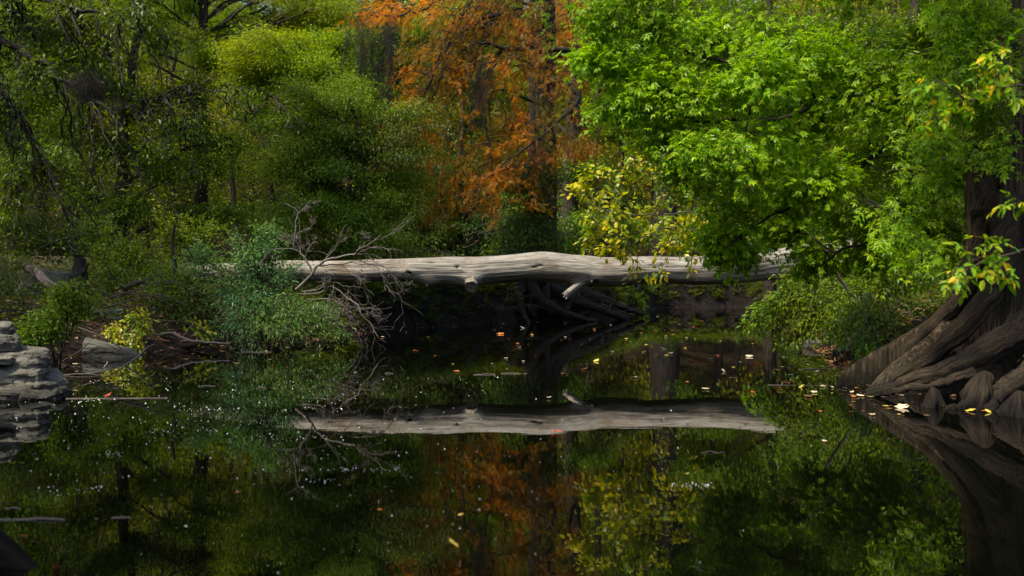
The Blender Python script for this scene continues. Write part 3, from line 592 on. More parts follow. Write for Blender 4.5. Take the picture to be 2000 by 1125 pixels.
def bush(label, base, seed, lobes, mat, size=.08, per=30, t=TK, wood='twig_dark', dens=26, name='bush', group=None):
    pl = Plant(name, label, 'shrub', (base[0], base[1], G(base[0], base[1])-.06), seed, group, wood='stem', leaf='foliage')
    for px, py, rp, Y in lobes:
        c = P(px, py, Y); rm = rp/F*Y
        pl.lobe(pl.base+[0, 0, .1], c, rm, int(10+rm*dens), per, t, size, mat, droop=.25, spread=.07, lr=.015, arch=.35)
    return pl.finish(wood)
bush('arching olive yellow bush above the grey ledges at the left edge', (-6.6, 16.5), 17, [(60, 640, 45, 15.2), (100, 610, 45, 15.2), (140, 585, 40, 15.3), (170, 590, 32, 15.4), (115, 565, 25, 15.4), (40, 665, 35, 15), (90, 650, 30, 15.1), (150, 560, 22, 15.6)], 'l_olive', .06, 34)
bush('small clump of bright yellow leaves just behind the wedge shaped boulder', (-6.5, 19.8), 18, [(270, 615, 16, 19.4), (280, 640, 14, 19.3), (235, 670, 18, 19), (265, 680, 14, 18.9), (225, 650, 12, 19.2), (410, 660, 12, 20)], 'l_yellow', .075, 12, TO, dens=8)
for i, (lab, base, lobes, mat) in enumerate([
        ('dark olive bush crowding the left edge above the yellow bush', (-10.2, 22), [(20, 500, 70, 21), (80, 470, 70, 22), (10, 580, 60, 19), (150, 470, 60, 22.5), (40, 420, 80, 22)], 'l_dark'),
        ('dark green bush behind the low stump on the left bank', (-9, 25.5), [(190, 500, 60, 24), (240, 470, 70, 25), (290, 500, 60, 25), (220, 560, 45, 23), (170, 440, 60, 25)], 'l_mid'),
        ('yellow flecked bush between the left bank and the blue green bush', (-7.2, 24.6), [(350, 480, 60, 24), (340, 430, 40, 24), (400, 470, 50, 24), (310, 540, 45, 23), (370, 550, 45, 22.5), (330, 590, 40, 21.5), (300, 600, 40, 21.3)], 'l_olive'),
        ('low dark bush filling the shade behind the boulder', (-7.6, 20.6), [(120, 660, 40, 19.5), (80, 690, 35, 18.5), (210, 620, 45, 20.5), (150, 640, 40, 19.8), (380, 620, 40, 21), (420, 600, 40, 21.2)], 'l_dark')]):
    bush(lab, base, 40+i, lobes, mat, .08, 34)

for i, (lab, base, lobes, mat) in enumerate([
        ('dark bush draping the far bank left of the roots under the log', (-3.4, 31.5), [(700, 590, 45, 29.5), (760, 580, 40, 30), (820, 590, 40, 30.5), (870, 600, 30, 31), (740, 620, 25, 28.5), (900, 580, 30, 32)], 'l_dark'),
        ('bright green bush at the far waterline right of the roots under the log', (4.6, 43), [(1180, 560, 36, 42), (1215, 580, 34, 42.5), (1240, 590, 26, 43), (1150, 550, 30, 41.5)], 'l_mid'),
        ('dim bush on the farthest bank seen under the right half of the log', (8.5, 50.5), [(1290, 555, 34, 49.5), (1350, 560, 36, 49.5), (1410, 560, 36, 49), (1460, 570, 34, 48.5)], 'l_dark')]):
    bush(lab, base, 50+i, lobes, mat, .11, 40)

def wood_thing(name, label, cat, tubes, mat, seed, ns=10, wig=.03):
    r = rng_(seed); w = Wood()
    for pts, r0, r1 in tubes:
        n = max(8, int(np.linalg.norm(np.diff(np.array(pts), axis=0), axis=1).sum()*8)); p = wiggle(resample(pts, n), wig, r)
        w.tube(p, np.linspace(r0, r1, n)*(1+.08*r.normal(size=n)), ns)
    b = np.array(tubes[0][0][0]); return tag(w.build(name, M[mat], None, b), label, cat)
wood_thing('dead_log', 'pale dead log leaning down the left bank below the grey rock face', 'log', [([P(40, 515, 21.5), P(75, 535, 21), P(115, 570, 20.5)], .11, .08)], 'bark_grey', 1, 14)
wood_thing('dead_log', 'broken pale dead log slanting up to the right on the left bank', 'log', [([P(240, 565, 21.8), P(280, 550, 22), P(318, 538, 22.2)], .06, .045)], 'bark_brown', 2, 14)
wood_thing('stump', 'dark rotten upright stump among the left bank bushes', 'stump', [([P(158, 590, 21.2), P(156, 545, 21.2), P(152, 500, 21.2)], .16, .11), ([P(160, 540, 21.15), P(172, 515, 21.1)], .05, .02)], 'bark_dark', 3, 16)
wood_thing('dead_tree', 'slim dark dead trunk standing in the bushes left of the blue green bush', 'trunk', [([P(343, 590, 22.5), P(341, 520, 22.5), P(336, 470, 22.5), P(341, 440, 22.5)], .06, .03)], 'bark_dark', 4, 8)
wood_thing('dead_branch', 'thick brown root like branch bending down to the water between boulder and bush', 'branch', [([P(280, 630, 20.6), P(300, 655, 20.2), P(318, 672, 20), P(325, 696, 19.8)], .05, .03)], 'bark_brown', 5, 10)
wood_thing('dead_branch', 'curved dark fallen branch lying along the left shoreline', 'branch', [([P(310, 672, 20.2), P(350, 676, 20.1), P(390, 672, 20.1), P(425, 662, 20.3)], .07, .05)], 'bark_brown', 6, 10)
wood_thing('dead_branch', 'forked pale grey branch stretched low across the left shoreline', 'branch', [([P(305, 655, 20.3), P(335, 650, 20), P(370, 660, 19.8), P(410, 666, 19.7), P(450, 669, 19.6)], .03, .012), ([P(358, 655, 19.85), P(368, 643, 19.8), P(376, 632, 19.8)], .014, .006)], 'twig', 7, 7)
wood_thing('dead_branch', 'thin pale twig rising from the water in front of the boulder', 'branch', [([P(238, 718, 16.6), P(262, 703, 16.6), P(280, 682, 16.7), P(296, 678, 16.8), P(305, 671, 16.9)], .016, .007)], 'twig', 8, 6)
wood_thing('dead_branch', 'long thin bare twig arching over the left bank bushes', 'branch', [([P(200, 600, 20), P(260, 588, 20), P(320, 578, 20), P(350, 585, 20), P(375, 605, 20)], .014, .006), ([P(225, 570, 19.9), P(240, 600, 19.9), P(245, 620, 19.9)], .01, .006)], 'twig_dark', 9, 6)
wood_thing('dead_branch', 'dark bent branch arching from the ledges to the boulder', 'branch', [([P(90, 640, 18.6), P(130, 628, 18.5), P(165, 640, 18.4), P(205, 662, 18.2), P(250, 690, 18)], .02, .01), ([P(85, 718, 17.6), P(125, 705, 17.5), P(155, 690, 17.6), P(175, 670, 17.8)], .016, .008)], 'twig_dark', 10, 7)
wood_thing('sunken_log', 'dark sunken log sloping into the water in the bottom left corner', 'log', [([P(-260, 900, 5.4), P(-100, 1000, 5.3), P(0, 1068, 5.2), P(70, 1115, 5.12), P(130, 1160, 5.05)], .085, .06)], 'bark_black', 11, 18)

# bare twig tangle against the log
def dead_brush(name, label, mains, seed, depth=2, mat='twig', kids=(3, 6), flat=.5, droop=0, base=None):
    r = rng_(seed); w = Wood()
    def grow(pts, r0, r1, lev):
        n = max(7, int(np.linalg.norm(np.diff(pts, axis=0), axis=1).sum()*14)); p = wiggle(resample(pts, n), .035, r); w.tube(p, np.linspace(r0, r1, n), 6 if lev else 7)
        if lev >= depth: return
        L = np.linalg.norm(p[-1]-p[0])
        for _ in range(r.integers(*kids)):
            i = int(r.uniform(.25, .95)*(n-1)); t = nrm(p[min(n-1, i+1)]-p[max(0, i-1)]); d = nrm(t*.8+r.normal(size=3)*[.55, flat*.6, .5]+[0, 0, droop]); l = L*r.uniform(.22, .55)
            q = p[i]+d*l*.5+r.normal(size=3)*.03*l; e = p[i]+d*l+np.array([0, 0, r.normal()*.15*l+droop*l*.4])
            grow(np.array([p[i], q, e]), max(.004, (r0+(r1-r0)*i/n)*.6), .0025, lev+1)
    for pts, r0, r1 in mains: grow(np.array(pts), r0, r1, 0)
    b = np.array(mains[0][0][0]); return tag(w.build(name, M[mat], None, b), label, 'branch')
Yt = 20.4
dead_brush('dead_branch', 'bare grey upright dead branch rising above the left end of the log',
           [([P(612, 535, Yt), P(600, 512, Yt), P(582, 492, Yt), P(571, 477, Yt), P(578, 440, Yt), P(580, 412, Yt), P(558, 393, Yt)], .02, .006), ([P(579, 420, Yt), P(594, 408, Yt-.1), P(606, 394, Yt-.1)], .008, .004),
            ([P(580, 470, Yt), P(582, 455, Yt+.1), P(605, 447, Yt+.2), P(614, 432, Yt+.2)], .009, .004), ([P(582, 490, Yt), P(560, 485, Yt), P(535, 486, Yt), P(515, 505, Yt)], .009, .004), ([P(571, 477, Yt), P(560, 465, Yt), P(540, 464, Yt)], .008, .004), ([P(592, 505, Yt), P(605, 485, Yt), P(620, 474, Yt)], .009, .004)], 21)
dead_brush('dead_branch', 'long bare grey branch slanting up across the lit left part of the log',
           [([P(578, 566, Yt), P(600, 545, Yt), P(625, 520, Yt), P(640, 508, Yt), P(690, 500, Yt-.1), P(722, 478, Yt-.2), P(745, 458, Yt-.2)], .03, .006), ([P(690, 500, Yt), P(700, 489, Yt), P(722, 476, Yt-.1), P(715, 460, Yt-.1), P(700, 452, Yt-.1)], .01, .004),
            ([P(625, 520, Yt), P(670, 516, Yt), P(720, 510, Yt), P(760, 530, Yt), P(785, 575, Yt)], .012, .004), ([P(700, 505, Yt), P(740, 530, Yt), P(765, 562, Yt), P(770, 590, Yt)], .009, .003), ([P(665, 515, Yt), P(700, 545, Yt), P(724, 574, Yt)], .009, .004)], 22, kids=(3, 6))
dead_brush('dead_branch', 'drooping tangle of bare grey twigs hanging to the water under the log',
           [([P(585, 575, Yt), P(620, 572, Yt), P(650, 564, Yt), P(690, 590, Yt-.1), P(720, 630, Yt-.2), P(752, 668, Yt-.2)], .018, .005), ([P(600, 585, Yt), P(640, 585, Yt), P(690, 600, Yt), P(740, 606, Yt)], .012, .004), ([P(590, 570, Yt), P(640, 570, Yt), P(680, 610, Yt), P(700, 640, Yt), P(714, 650, Yt)], .012, .004),
            ([P(570, 608, Yt), P(640, 608, Yt), P(690, 605, Yt), P(735, 597, Yt)], .009, .004), ([P(600, 590, Yt), P(630, 600, Yt), P(670, 605, Yt), P(710, 595, Yt)], .01, .004), ([P(640, 575, Yt), P(668, 588, Yt), P(680, 620, Yt), P(690, 640, Yt)], .009, .004), ([P(600, 575, Yt), P(640, 550, Yt), P(690, 560, Yt), P(730, 575, Yt)], .008, .003)], 23, kids=(4, 7), droop=-.12)

dead_brush('brushwood', 'dark tangle of dead twigs along the shaded far bank under the log', [([P(820+60*i, 628, 31+.6*i), P(845+60*i, 600+5*(i % 3), 30.8+.6*i), P(885+60*i, 585+12*(i % 2), 30.8+.6*i), P(925+60*i, 615, 31.4+.6*i)], .03, .008) for i in range(6)], 27, mat='twig_dark', kids=(7, 12))
dead_brush('brushwood', 'dark tangle of dead twigs between the drooping twigs and the far roots', [([P(690+45*i, 640-3*i, 28.5+.5*i), P(715+45*i, 600+9*(i % 2), 28.6+.5*i), P(760+45*i, 620, 28.6+.5*i)], .025, .006) for i in range(4)], 28, mat='twig_dark', kids=(7, 12))

# overhanging tree on the left, dark against the lit trees
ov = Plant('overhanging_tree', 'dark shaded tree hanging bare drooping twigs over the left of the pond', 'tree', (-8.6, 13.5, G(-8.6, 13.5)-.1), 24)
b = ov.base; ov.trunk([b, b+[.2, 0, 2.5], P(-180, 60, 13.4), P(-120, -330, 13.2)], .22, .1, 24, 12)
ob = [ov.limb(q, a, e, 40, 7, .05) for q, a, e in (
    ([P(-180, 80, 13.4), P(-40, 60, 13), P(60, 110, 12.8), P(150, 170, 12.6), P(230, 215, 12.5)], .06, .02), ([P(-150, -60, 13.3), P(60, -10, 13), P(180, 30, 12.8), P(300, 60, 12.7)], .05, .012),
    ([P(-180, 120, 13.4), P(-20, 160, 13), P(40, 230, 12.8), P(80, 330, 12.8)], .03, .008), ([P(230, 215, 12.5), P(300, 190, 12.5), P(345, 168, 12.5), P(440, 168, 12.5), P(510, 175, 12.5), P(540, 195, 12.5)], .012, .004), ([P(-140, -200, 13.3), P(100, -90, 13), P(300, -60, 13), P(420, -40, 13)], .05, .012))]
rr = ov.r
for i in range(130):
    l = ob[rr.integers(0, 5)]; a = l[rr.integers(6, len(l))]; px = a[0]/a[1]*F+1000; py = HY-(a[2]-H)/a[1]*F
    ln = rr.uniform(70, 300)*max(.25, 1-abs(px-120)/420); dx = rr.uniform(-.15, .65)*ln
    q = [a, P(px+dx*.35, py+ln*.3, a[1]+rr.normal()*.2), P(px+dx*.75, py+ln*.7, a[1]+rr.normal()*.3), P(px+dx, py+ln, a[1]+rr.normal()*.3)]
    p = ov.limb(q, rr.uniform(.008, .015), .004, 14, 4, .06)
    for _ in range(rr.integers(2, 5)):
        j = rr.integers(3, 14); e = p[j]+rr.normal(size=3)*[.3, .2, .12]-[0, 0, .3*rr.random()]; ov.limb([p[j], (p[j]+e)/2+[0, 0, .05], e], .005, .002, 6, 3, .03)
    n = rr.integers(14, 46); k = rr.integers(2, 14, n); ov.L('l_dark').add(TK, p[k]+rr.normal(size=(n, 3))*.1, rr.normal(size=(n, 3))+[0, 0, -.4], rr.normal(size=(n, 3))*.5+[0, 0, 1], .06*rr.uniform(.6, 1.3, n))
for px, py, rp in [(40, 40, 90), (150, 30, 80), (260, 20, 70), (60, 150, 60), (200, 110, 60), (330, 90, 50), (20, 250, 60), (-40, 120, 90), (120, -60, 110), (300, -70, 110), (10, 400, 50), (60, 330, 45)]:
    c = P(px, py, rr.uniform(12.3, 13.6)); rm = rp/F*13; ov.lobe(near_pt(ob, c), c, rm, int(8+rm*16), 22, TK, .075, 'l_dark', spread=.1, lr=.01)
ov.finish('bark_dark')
def moss(name, label, c, rad, n, ln, seed, hang=.2, mat='l_moss', w=.03, cat='moss'):
    r = rng_(seed); l = Leaves(); d = nrm(r.normal(size=(n, 3))); pos = np.asarray(c)+d*np.asarray(rad)*(r.random((n, 1))**.6)*.8
    l.add(T_([(0, -w, 0), (1, -w*.2, 0), (1, w*.2, 0), (0, w, 0)], [(0, 1, 2, 3)]), pos, d*(1-hang)+r.normal(size=(n, 3))*.4-np.array([0, 0, hang*2]), r.normal(size=(n, 3)), ln*r.uniform(.5, 1.3, n))
    return tag(l.build(name, M[mat], None, np.asarray(c)), label, cat)
moss('moss_clump', 'dark round clump of ball moss on the bough near the upper left corner', P(62, 135, 12.8), (.16, .16, .15), 2600, .11, 1, w=.006)
moss('moss_clump', 'largest shaggy dark moss clump hanging from the left bough', P(172, 165, 12.6), (.24, .2, .22), 4200, .15, 2, .4, w=.006)
moss('moss_clump', 'small brown moss tuft at the drooping tip of the left bough', P(228, 205, 12.5), (.12, .1, .09), 1400, .09, 3, w=.005)

# ------------------------------------------------------------------ the autumn cypress in the middle
ocb = np.array([.9, 33.6, G(.9, 33.6)-.2]); oc = Plant('autumn_cypress', 'cypress with drooping rust orange foliage above the middle of the log', 'tree', ocb, 25)
cypress_trunk('trunk', ocb, .42, 14, [(185, .5, .6, .2), (215, .5, .6, .15), (250, .5, .6, .15), (282, .5, .6, .15), (315, .6, .6, .15), (345, .6, .6, .15), (20, .6, .6, .2), (110, .5, .6, .3)], 9, 'bark_dark', parent=oc.root, ns=120, nz=80)
for i, (pl, r0, r1) in enumerate([([P(1030, 545, 33.0), P(1060, 590, 32.6), P(1110, 614, 32.6), P(1165, 628, 32.8)], .22, .05), ([P(1050, 540, 33.2), P(1110, 582, 33), P(1170, 604, 33.4), P(1222, 622, 34)], .24, .06),
                                  ([P(1065, 540, 33.6), P(1140, 572, 33.8), P(1200, 594, 34.6), P(1256, 614, 35.6)], .24, .07), ([P(1015, 545, 32.9), P(1018, 600, 32.4), P(1036, 634, 31.8)], .18, .05), ([P(1000, 545, 33.1), P(955, 590, 32.6), P(925, 636, 31.2)], .16, .05), ([P(995, 550, 33.2), P(930, 596, 32.4), P(885, 638, 31)], .14, .04)]):
    root_tube(oc.root, pl, r0*.85, r1, 50+i, ocb, 'bark_dark', lump=.22)
Yo = 30.0
OL = [oc.limb(q, a, e, 40, 7, .06) for q, a, e in (
    ([P(1060, 110, 33.2), P(1130, 103, 31), P(1050, 100, 30.5), P(985, 96, 30), P(955, 125, 30), P(940, 190, 29.8), P(915, 260, 29.5)], .11, .03),
    ([P(1060, 20, 33.3), P(980, 30, 31), P(900, 60, 30), P(850, 130, 29.5), P(815, 220, 29), P(790, 310, 29)], .09, .015),
    ([P(1065, 150, 33.3), P(1130, 180, 31), P(1110, 220, 30), P(1050, 270, 29.5), P(980, 320, 29), P(930, 370, 29)], .07, .015),
    ([P(1060, -60, 33.4), P(960, -60, 31), P(860, 0, 30), P(780, 30, 29.5), P(730, 30, 29.5)], .08, .015),
    ([P(985, 96, 30), P(930, 85, 29.8), P(870, 140, 29.5), P(840, 210, 29.3)], .05, .012),
    ([P(940, 190, 29.8), P(950, 260, 29.5), P(960, 330, 29.4), P(965, 400, 29.4)], .03, .008), ([P(1130, 103, 31), P(1120, 40, 31), P(1090, -40, 31.5)], .07, .04))]
ro = oc.r
def ospray(px, py, ang, ln, mat, nf=34, wide=.10, at=None):
    """a drooping feathery spray: ang in picture degrees from straight down, ln in photo pixels"""
    Y = ro.uniform(28.6, 31); a = P(px, py, Y) if at is None else at; l = ln/F*Y; dx = math.sin(R(ang))
    q = [a, a+np.array([dx*.5*l, ro.normal()*.15*l, .06*l]), a+np.array([dx*1.0*l, ro.normal()*.2*l, -.3*l*math.cos(R(ang))-.05*l]), a+np.array([dx*1.35*l, ro.normal()*.25*l, -.75*l*math.cos(R(ang))])]
    p = oc.limb(q, .014, .004, 16, 3, .05)
    n = int(nf*1.0*max(.6, l)); k = ro.uniform(2, 15, n); i = k.astype(int); f = (k-i)[:, None]; pos = p[i]*(1-f)+p[np.minimum(i+1, 15)]*f
    tan = nrm(p[np.minimum(i+1, 15)]-p[i]); side = ro.normal(size=(n, 3)); ax = tan*.55+side*.5+np.array([0, 0, -.35])
    oc.L(mat).add(TFS, pos+ro.normal(size=(n, 3))*wide*.6, ax, ro.normal(size=(n, 3))*.6+[0, -.3, .8], ro.uniform(.11, .23, n))
for i in range(22):                                 # arching secondary limbs
    y0 = ro.uniform(-120, 210); pe = min(400, y0+ro.uniform(90, 230)); xe = 850-95*max(0, min(1, (pe-30)/290))+abs(ro.normal())*70; Ye = ro.uniform(28.6, 31.2)
    OL.append(oc.limb([P(1062, y0, 33), P(1062*.6+xe*.4, y0-ro.uniform(0, 40), (33+Ye)/2), P(1062*.25+xe*.75, (y0+pe)/2-25, Ye), P(xe, pe, Ye-.2)], .04, .008, 30, 5, .07))
for i in range(240):
    l = OL[ro.integers(0, len(OL))]; a = l[ro.integers(len(l)//3, len(l))]; px = a[0]/a[1]*F+1000+ro.normal()*8; py = HY-(a[2]-H)/a[1]*F+ro.normal()*6
    u = (px-790)/330; mat = 'l_orange' if ro.random() < (.86 if u < .42 else .28) else 'l_gold'
    ospray(px, py, ro.normal(-28, 38), ro.uniform(40, 105), mat, 34, at=a)
for px, py, ang, ln in [(830, 290, -35, 100), (800, 250, -55, 60), (800, 330, -25, 80), (870, 330, -5, 100), (850, 360, -10, 80), (900, 340, 0, 90), (960, 350, 5, 60), (800, 380, -15, 50), (1000, 330, -30, 70), (1030, 300, -35, 70), (830, 170, -30, 90), (860, 90, -35, 90), (850, 230, -20, 110), (880, 260, -10, 130), (830, 330, -30, 90), (940, 370, 0, 60), (1050, 350, 0, 60),
                        (860, 390, -8, 70), (780, 300, -60, 40), (990, 290, -60, 90), (1010, 340, -70, 80), (1060, 270, -60, 90)]:
    for _ in range(4): ospray(px+ro.normal()*14, py+ro.normal()*12, ang+ro.normal()*8, ln, 'l_orange', 42)
for px, py in [(800, 10), (760, 15), (745, 30), (830, 30), (860, 20), (790, 40)]:
    for _ in range(4): ospray(px+ro.normal()*14, py-10+ro.normal()*8, -55+ro.normal()*15, 50, 'l_orange', 44)
for i in range(60):
    ospray(ro.uniform(960, 1150), ro.uniform(-60, 330), ro.normal(-10, 35), ro.uniform(50, 110), ('l_gold', 'l_gold', 'l_lime', 'l_orange')[ro.integers(0, 4)], 38)
for i in range(60):                                 # foliage in front of the trunk
    px = ro.uniform(985, 1120); a = P(px, ro.uniform(0, 360), ro.uniform(29.5, 32)); ospray(0, 0, ro.normal(-15, 40), ro.uniform(50, 100), ('l_gold', 'l_gold', 'l_orange')[i % 3], 40, at=a)
for i in range(46):                                 # the drooping left edge
    v = ro.random(); a = P(850-60*v+ro.normal()*22, 190+190*v, ro.uniform(28.8, 30.5)); ospray(0, 0, ro.normal(-30, 22), ro.uniform(50, 90), 'l_orange', 40, at=a)
oc.finish('bark_dark')

# ------------------------------------------------------------------ background trees
def scat(seed, n, x0, x1, y0, y1, r0, r1, d0=-1., d1=1., lean=0):
    q = rng_(seed); out = []
    for _ in range(n):
        y = q.uniform(y0, y1); out.append((q.uniform(x0, x1)+lean*(y-y0), y, q.uniform(r0, r1), q.uniform(d0, d1)))
    return out
def tree(label, base_px, Y, top, r0, lobes, mat, seed, size=.13, per=46, t=TK, bark='bark_brown', dens=22, name='tree', group=None, droop=.35, mat2=None, flat=.8, sq=(1.1, .95, .6)):
    x = (base_px-1000)/F*Y; z = G(x, Y)-.15
    pl = Plant(name, label, 'tree', (x, Y, z), seed, group); b = pl.base
    tp = pl.trunk([b, b+np.array([.1*pl.r.normal(), .1*pl.r.normal(), (top-z)*.45]), np.array([x+pl.r.normal()*.35, Y, top])], r0, r0*.35, 30, 12, .06)
    for i, (px, py, rp, dy) in enumerate(lobes):
        c = P(px, py, Y+dy); rm = rp/F*(Y+dy); j = int(np.clip(np.argmin(np.abs(tp[:, 2]-(c[2]-rm*.4-.25*abs(c[0]-x)))), 4, len(tp)-2))
        pl.lobe(tp[j], c, (rm*sq[0], rm*sq[1], rm*sq[2]), int(10+rm*dens), int(per*1.9), t, size*.68, mat2 if mat2 and i % 3 == 2 else mat, droop, .17, max(.02, r0*.22), .2, .5, .007, flat)
    return pl.finish(bark)
tree('tall yellow green fine leaved tree at the top left behind the mossy bough', 400, 31, 12, .22, scat(73, 44, 230, 700, -110, 130, 32, 72)+[(540, -20, 95, 1), (500, 40, 85, 1.5), (600, 30, 85, 1.5), (440, 70, 80, 1.5), (640, -40, 90, 1), (360, 20, 80, 1.5), (560, 100, 80, 2)], 'l_lime', 101, .14, 50, TFS)
tree('loose bright lime green crown at the upper left beside the hanging moss', 600, 28.5, 6, .1, scat(71, 44, 440, 695, 60, 240, 16, 36)+[(590, 110, 50, 0), (540, 150, 50, .4), (650, 150, 45, .4)], 'l_lime', 102, .10, 46, TK, mat2='l_mid', sq=(2.0, 1.6, .45))
tree('dark green fine leaved tree in the shade behind the twig tangle', 690, 26.8, 4.5, .05, scat(72, 46, 520, 830, 150, 500, 28, 60)+[(700, 300, 70, .8), (640, 380, 70, .8), (760, 420, 60, .8)], 'l_mid', 103, .10, 40, mat2='l_dark', sq=(1.8, 1.5, .5), droop=.6)
tree('grey green tree crown between the hanging moss and the rust orange foliage', 770, 40, 14, .2, [(760, 60, 80, 0), (720, 120, 80, 0), (800, 120, 70, 0), (760, 190, 80, 0), (830, 200, 60, 0), (700, 30, 70, 0), (840, 60, 60, 0), (750, -40, 100, 0), (850, -50, 80, 0), (800, 280, 70, 0), (850, 350, 60, 0)], 'l_mid', 104, .15, 50, mat2='l_cyan')
tree('shaded olive tree filling the left middle behind the drooping twigs', 240, 29, 9.5, .18, [(100, 120, 80, 0), (200, 170, 80, 0), (300, 200, 80, 0), (380, 240, 75, 0), (120, 240, 80, 0), (220, 280, 80, 0), (320, 320, 75, 0), (420, 330, 70, 0), (60, 330, 80, 0), (160, 370, 75, 0), (260, 400, 70, 0), (370, 420, 60, 0), (450, 420, 55, 0), (30, 200, 80, 0), (400, 170, 60, 0), (470, 280, 60, 0), (40, 60, 90, 0), (160, 60, 90, 0)], 'l_mid', 105, .13, 46, mat2='l_dark')
tree('lit green tree at the left edge glimpsed through the dark twigs', 30, 33, 12, .2, [(-40, 200, 110, 0), (40, 220, 90, 0), (20, 320, 90, 0), (100, 160, 90, 0), (-60, 60, 120, 0), (80, 40, 110, 0), (-60, 330, 100, 0), (100, 300, 80, -1), (-30, 430, 90, 0), (180, 100, 90, 0)], 'l_mid', 106, .15, 44, mat2='l_lime')
tree('far bright green tree showing left of the orange crown top', 870, 52, 22, .3, [(800, 60, 60, -8), (840, 150, 55, -8), (820, 20, 70, -6), (880, 50, 70, 0), (850, 120, 70, 0), (920, 10, 70, 0), (900, 150, 70, 0), (960, 80, 80, 0), (860, 220, 60, 0), (1000, 0, 80, 0), (940, 220, 80, 0), (1010, 170, 80, 0)], 'l_mid', 107, .2, 40, mat2='l_lime')
tree('straight grey cypress trunk with sparse gold foliage right of the orange crown', 1104, 40, 16, .34, [(1110, 90, 60, -3), (1125, 20, 60, -4), (1090, 180, 50, -4), (1125, 290, 40, -4), (1060, 60, 70, 1), (1000, 130, 70, 1), (1100, 160, 70, 1), (1050, 230, 70, 2), (980, 250, 70, 2), (1130, 60, 70, 2), (1150, 250, 50, 2), (1020, 330, 60, 2), (950, 340, 60, 2), (1080, -40, 100, 0)], 'l_gold', 108, .26, 28, TFS, 'bark_brown')
tree('broad dark brown cypress trunk standing behind the yellow sapling', 1298, 50.5, 18, .62, [(1250, 150, 80, 2), (1330, 120, 90, 2), (1200, 260, 60, 2.5), (1400, 250, 90, 2), (1230, 60, 90, 0), (1350, 10, 100, 0), (1450, 120, 100, 0), (1380, 360, 70, 3)], 'l_olive', 109, .18, 40, TK, 'bark_dark')
tree('green tree low in the gap behind the middle of the log', 1150, 39.5, 7, .07, [(1150, 440, 50, -4), (1050, 450, 50, -5), (1200, 480, 45, -4), (1100, 490, 40, -4), (1020, 400, 60, -4), (1180, 380, 55, -3), (1240, 450, 45, -2), (1000, 480, 40, -5), (1230, 390, 45, 0), (1150, 330, 50, 0)], 'l_mid', 110, .16, 46, mat2='l_dark')
tree('dark bushy evergreen behind the root mass under the orange crown', 900, 37, 7, .14, [(820, 470, 60, 0), (880, 440, 60, 0), (940, 430, 65, 0), (1000, 440, 55, 0), (860, 390, 55, 0), (920, 490, 50, 0), (790, 420, 50, 0), (980, 490, 40, 0), (1040, 450, 50, -6), (1085, 480, 40, -6), (1065, 400, 48, -6), (1015, 500, 42, -6), (1030, 360, 45, -6), (1080, 350, 36, -6), (840, 330, 50, 0), (760, 480, 50, 0), (900, 340, 50, 0)], 'l_dark', 111, .13, 48, mat2='l_cyan')
tree('shaded green tree behind the right boughs near the cypress', 1800, 24, 9, .2, [(1750, 300, 110, 0), (1650, 380, 100, 0), (1850, 400, 100, 0), (1700, 180, 110, 0), (1850, 220, 110, 0), (1560, 430, 80, 0), (1950, 330, 110, 0), (1780, 480, 80, 0), (1800, 80, 120, 0), (1950, 120, 120, 0), (1650, 60, 110, 0), (2050, 230, 120, 0), (1900, 520, 80, 0), (2050, 430, 110, 0), (1680, 500, 70, 0), (1620, 250, 90, 0)], 'l_dark', 112, .13, 40, mat2='l_mid')
tree('mid green tree behind the right boughs above the end of the log', 1500, 34, 11, .2, [(1450, 300, 100, 0), (1550, 330, 100, 0), (1400, 420, 80, 0), (1500, 450, 80, 0), (1600, 430, 80, 0), (1480, 180, 110, 0), (1600, 200, 110, 0), (1350, 330, 70, 1), (1550, 60, 120, 0), (1400, 80, 110, 0), (1330, 460, 60, 0), (1680, 350, 100, 0)], 'l_mid', 113, .15, 44, mat2='l_olive')
def moss_curtain(label, px0, px1, py0, dep, n, lmin, lmax, seed):
    """strands of hanging moss, each a drooping ragged tress"""
    r = rng_(seed); l = Leaves(); c = P((px0+px1)/2, py0, dep)
    for _ in range(n):
        a = P(r.uniform(px0, px1), py0+r.normal()*12, dep+r.normal()*.2); ln = r.uniform(lmin, lmax)/F*dep; m = int(60+ln*260); t = r.random(m)**.8
        sw = r.normal(size=2)*.1*ln; pos = a+np.stack([sw[0]*t+.03*np.sin(t*9+r.random()*6), sw[1]*t, -ln*t], -1)+r.normal(size=(m, 3))*np.array([.045, .045, .03])*(1.15-t)[:, None]
        l.add(T_([(0, -.007, 0), (1, -.002, 0), (1, .002, 0), (0, .007, 0)], [(0, 1, 2, 3)]), pos, r.normal(size=(m, 3))*.4-np.array([0, 0, 1.]), r.normal(size=(m, 3)), r.uniform(.1, .28, m))
    return tag(l.build('hanging_moss', M['l_moss'], None, c), label, 'moss')
moss_curtain('dark grey moss curtain hanging below the lime green crown at upper left', 680, 775, 40, 27.8, 26, 40, 150, 8)
moss_curtain('thinner dark moss strand trailing below the moss curtain at upper left', 735, 765, 130, 27.8, 7, 40, 80, 9)
moss_curtain('dark beard of moss hanging from the crooked limb in the orange cypress', 915, 960, 120, 29.2, 12, 60, 140, 10)

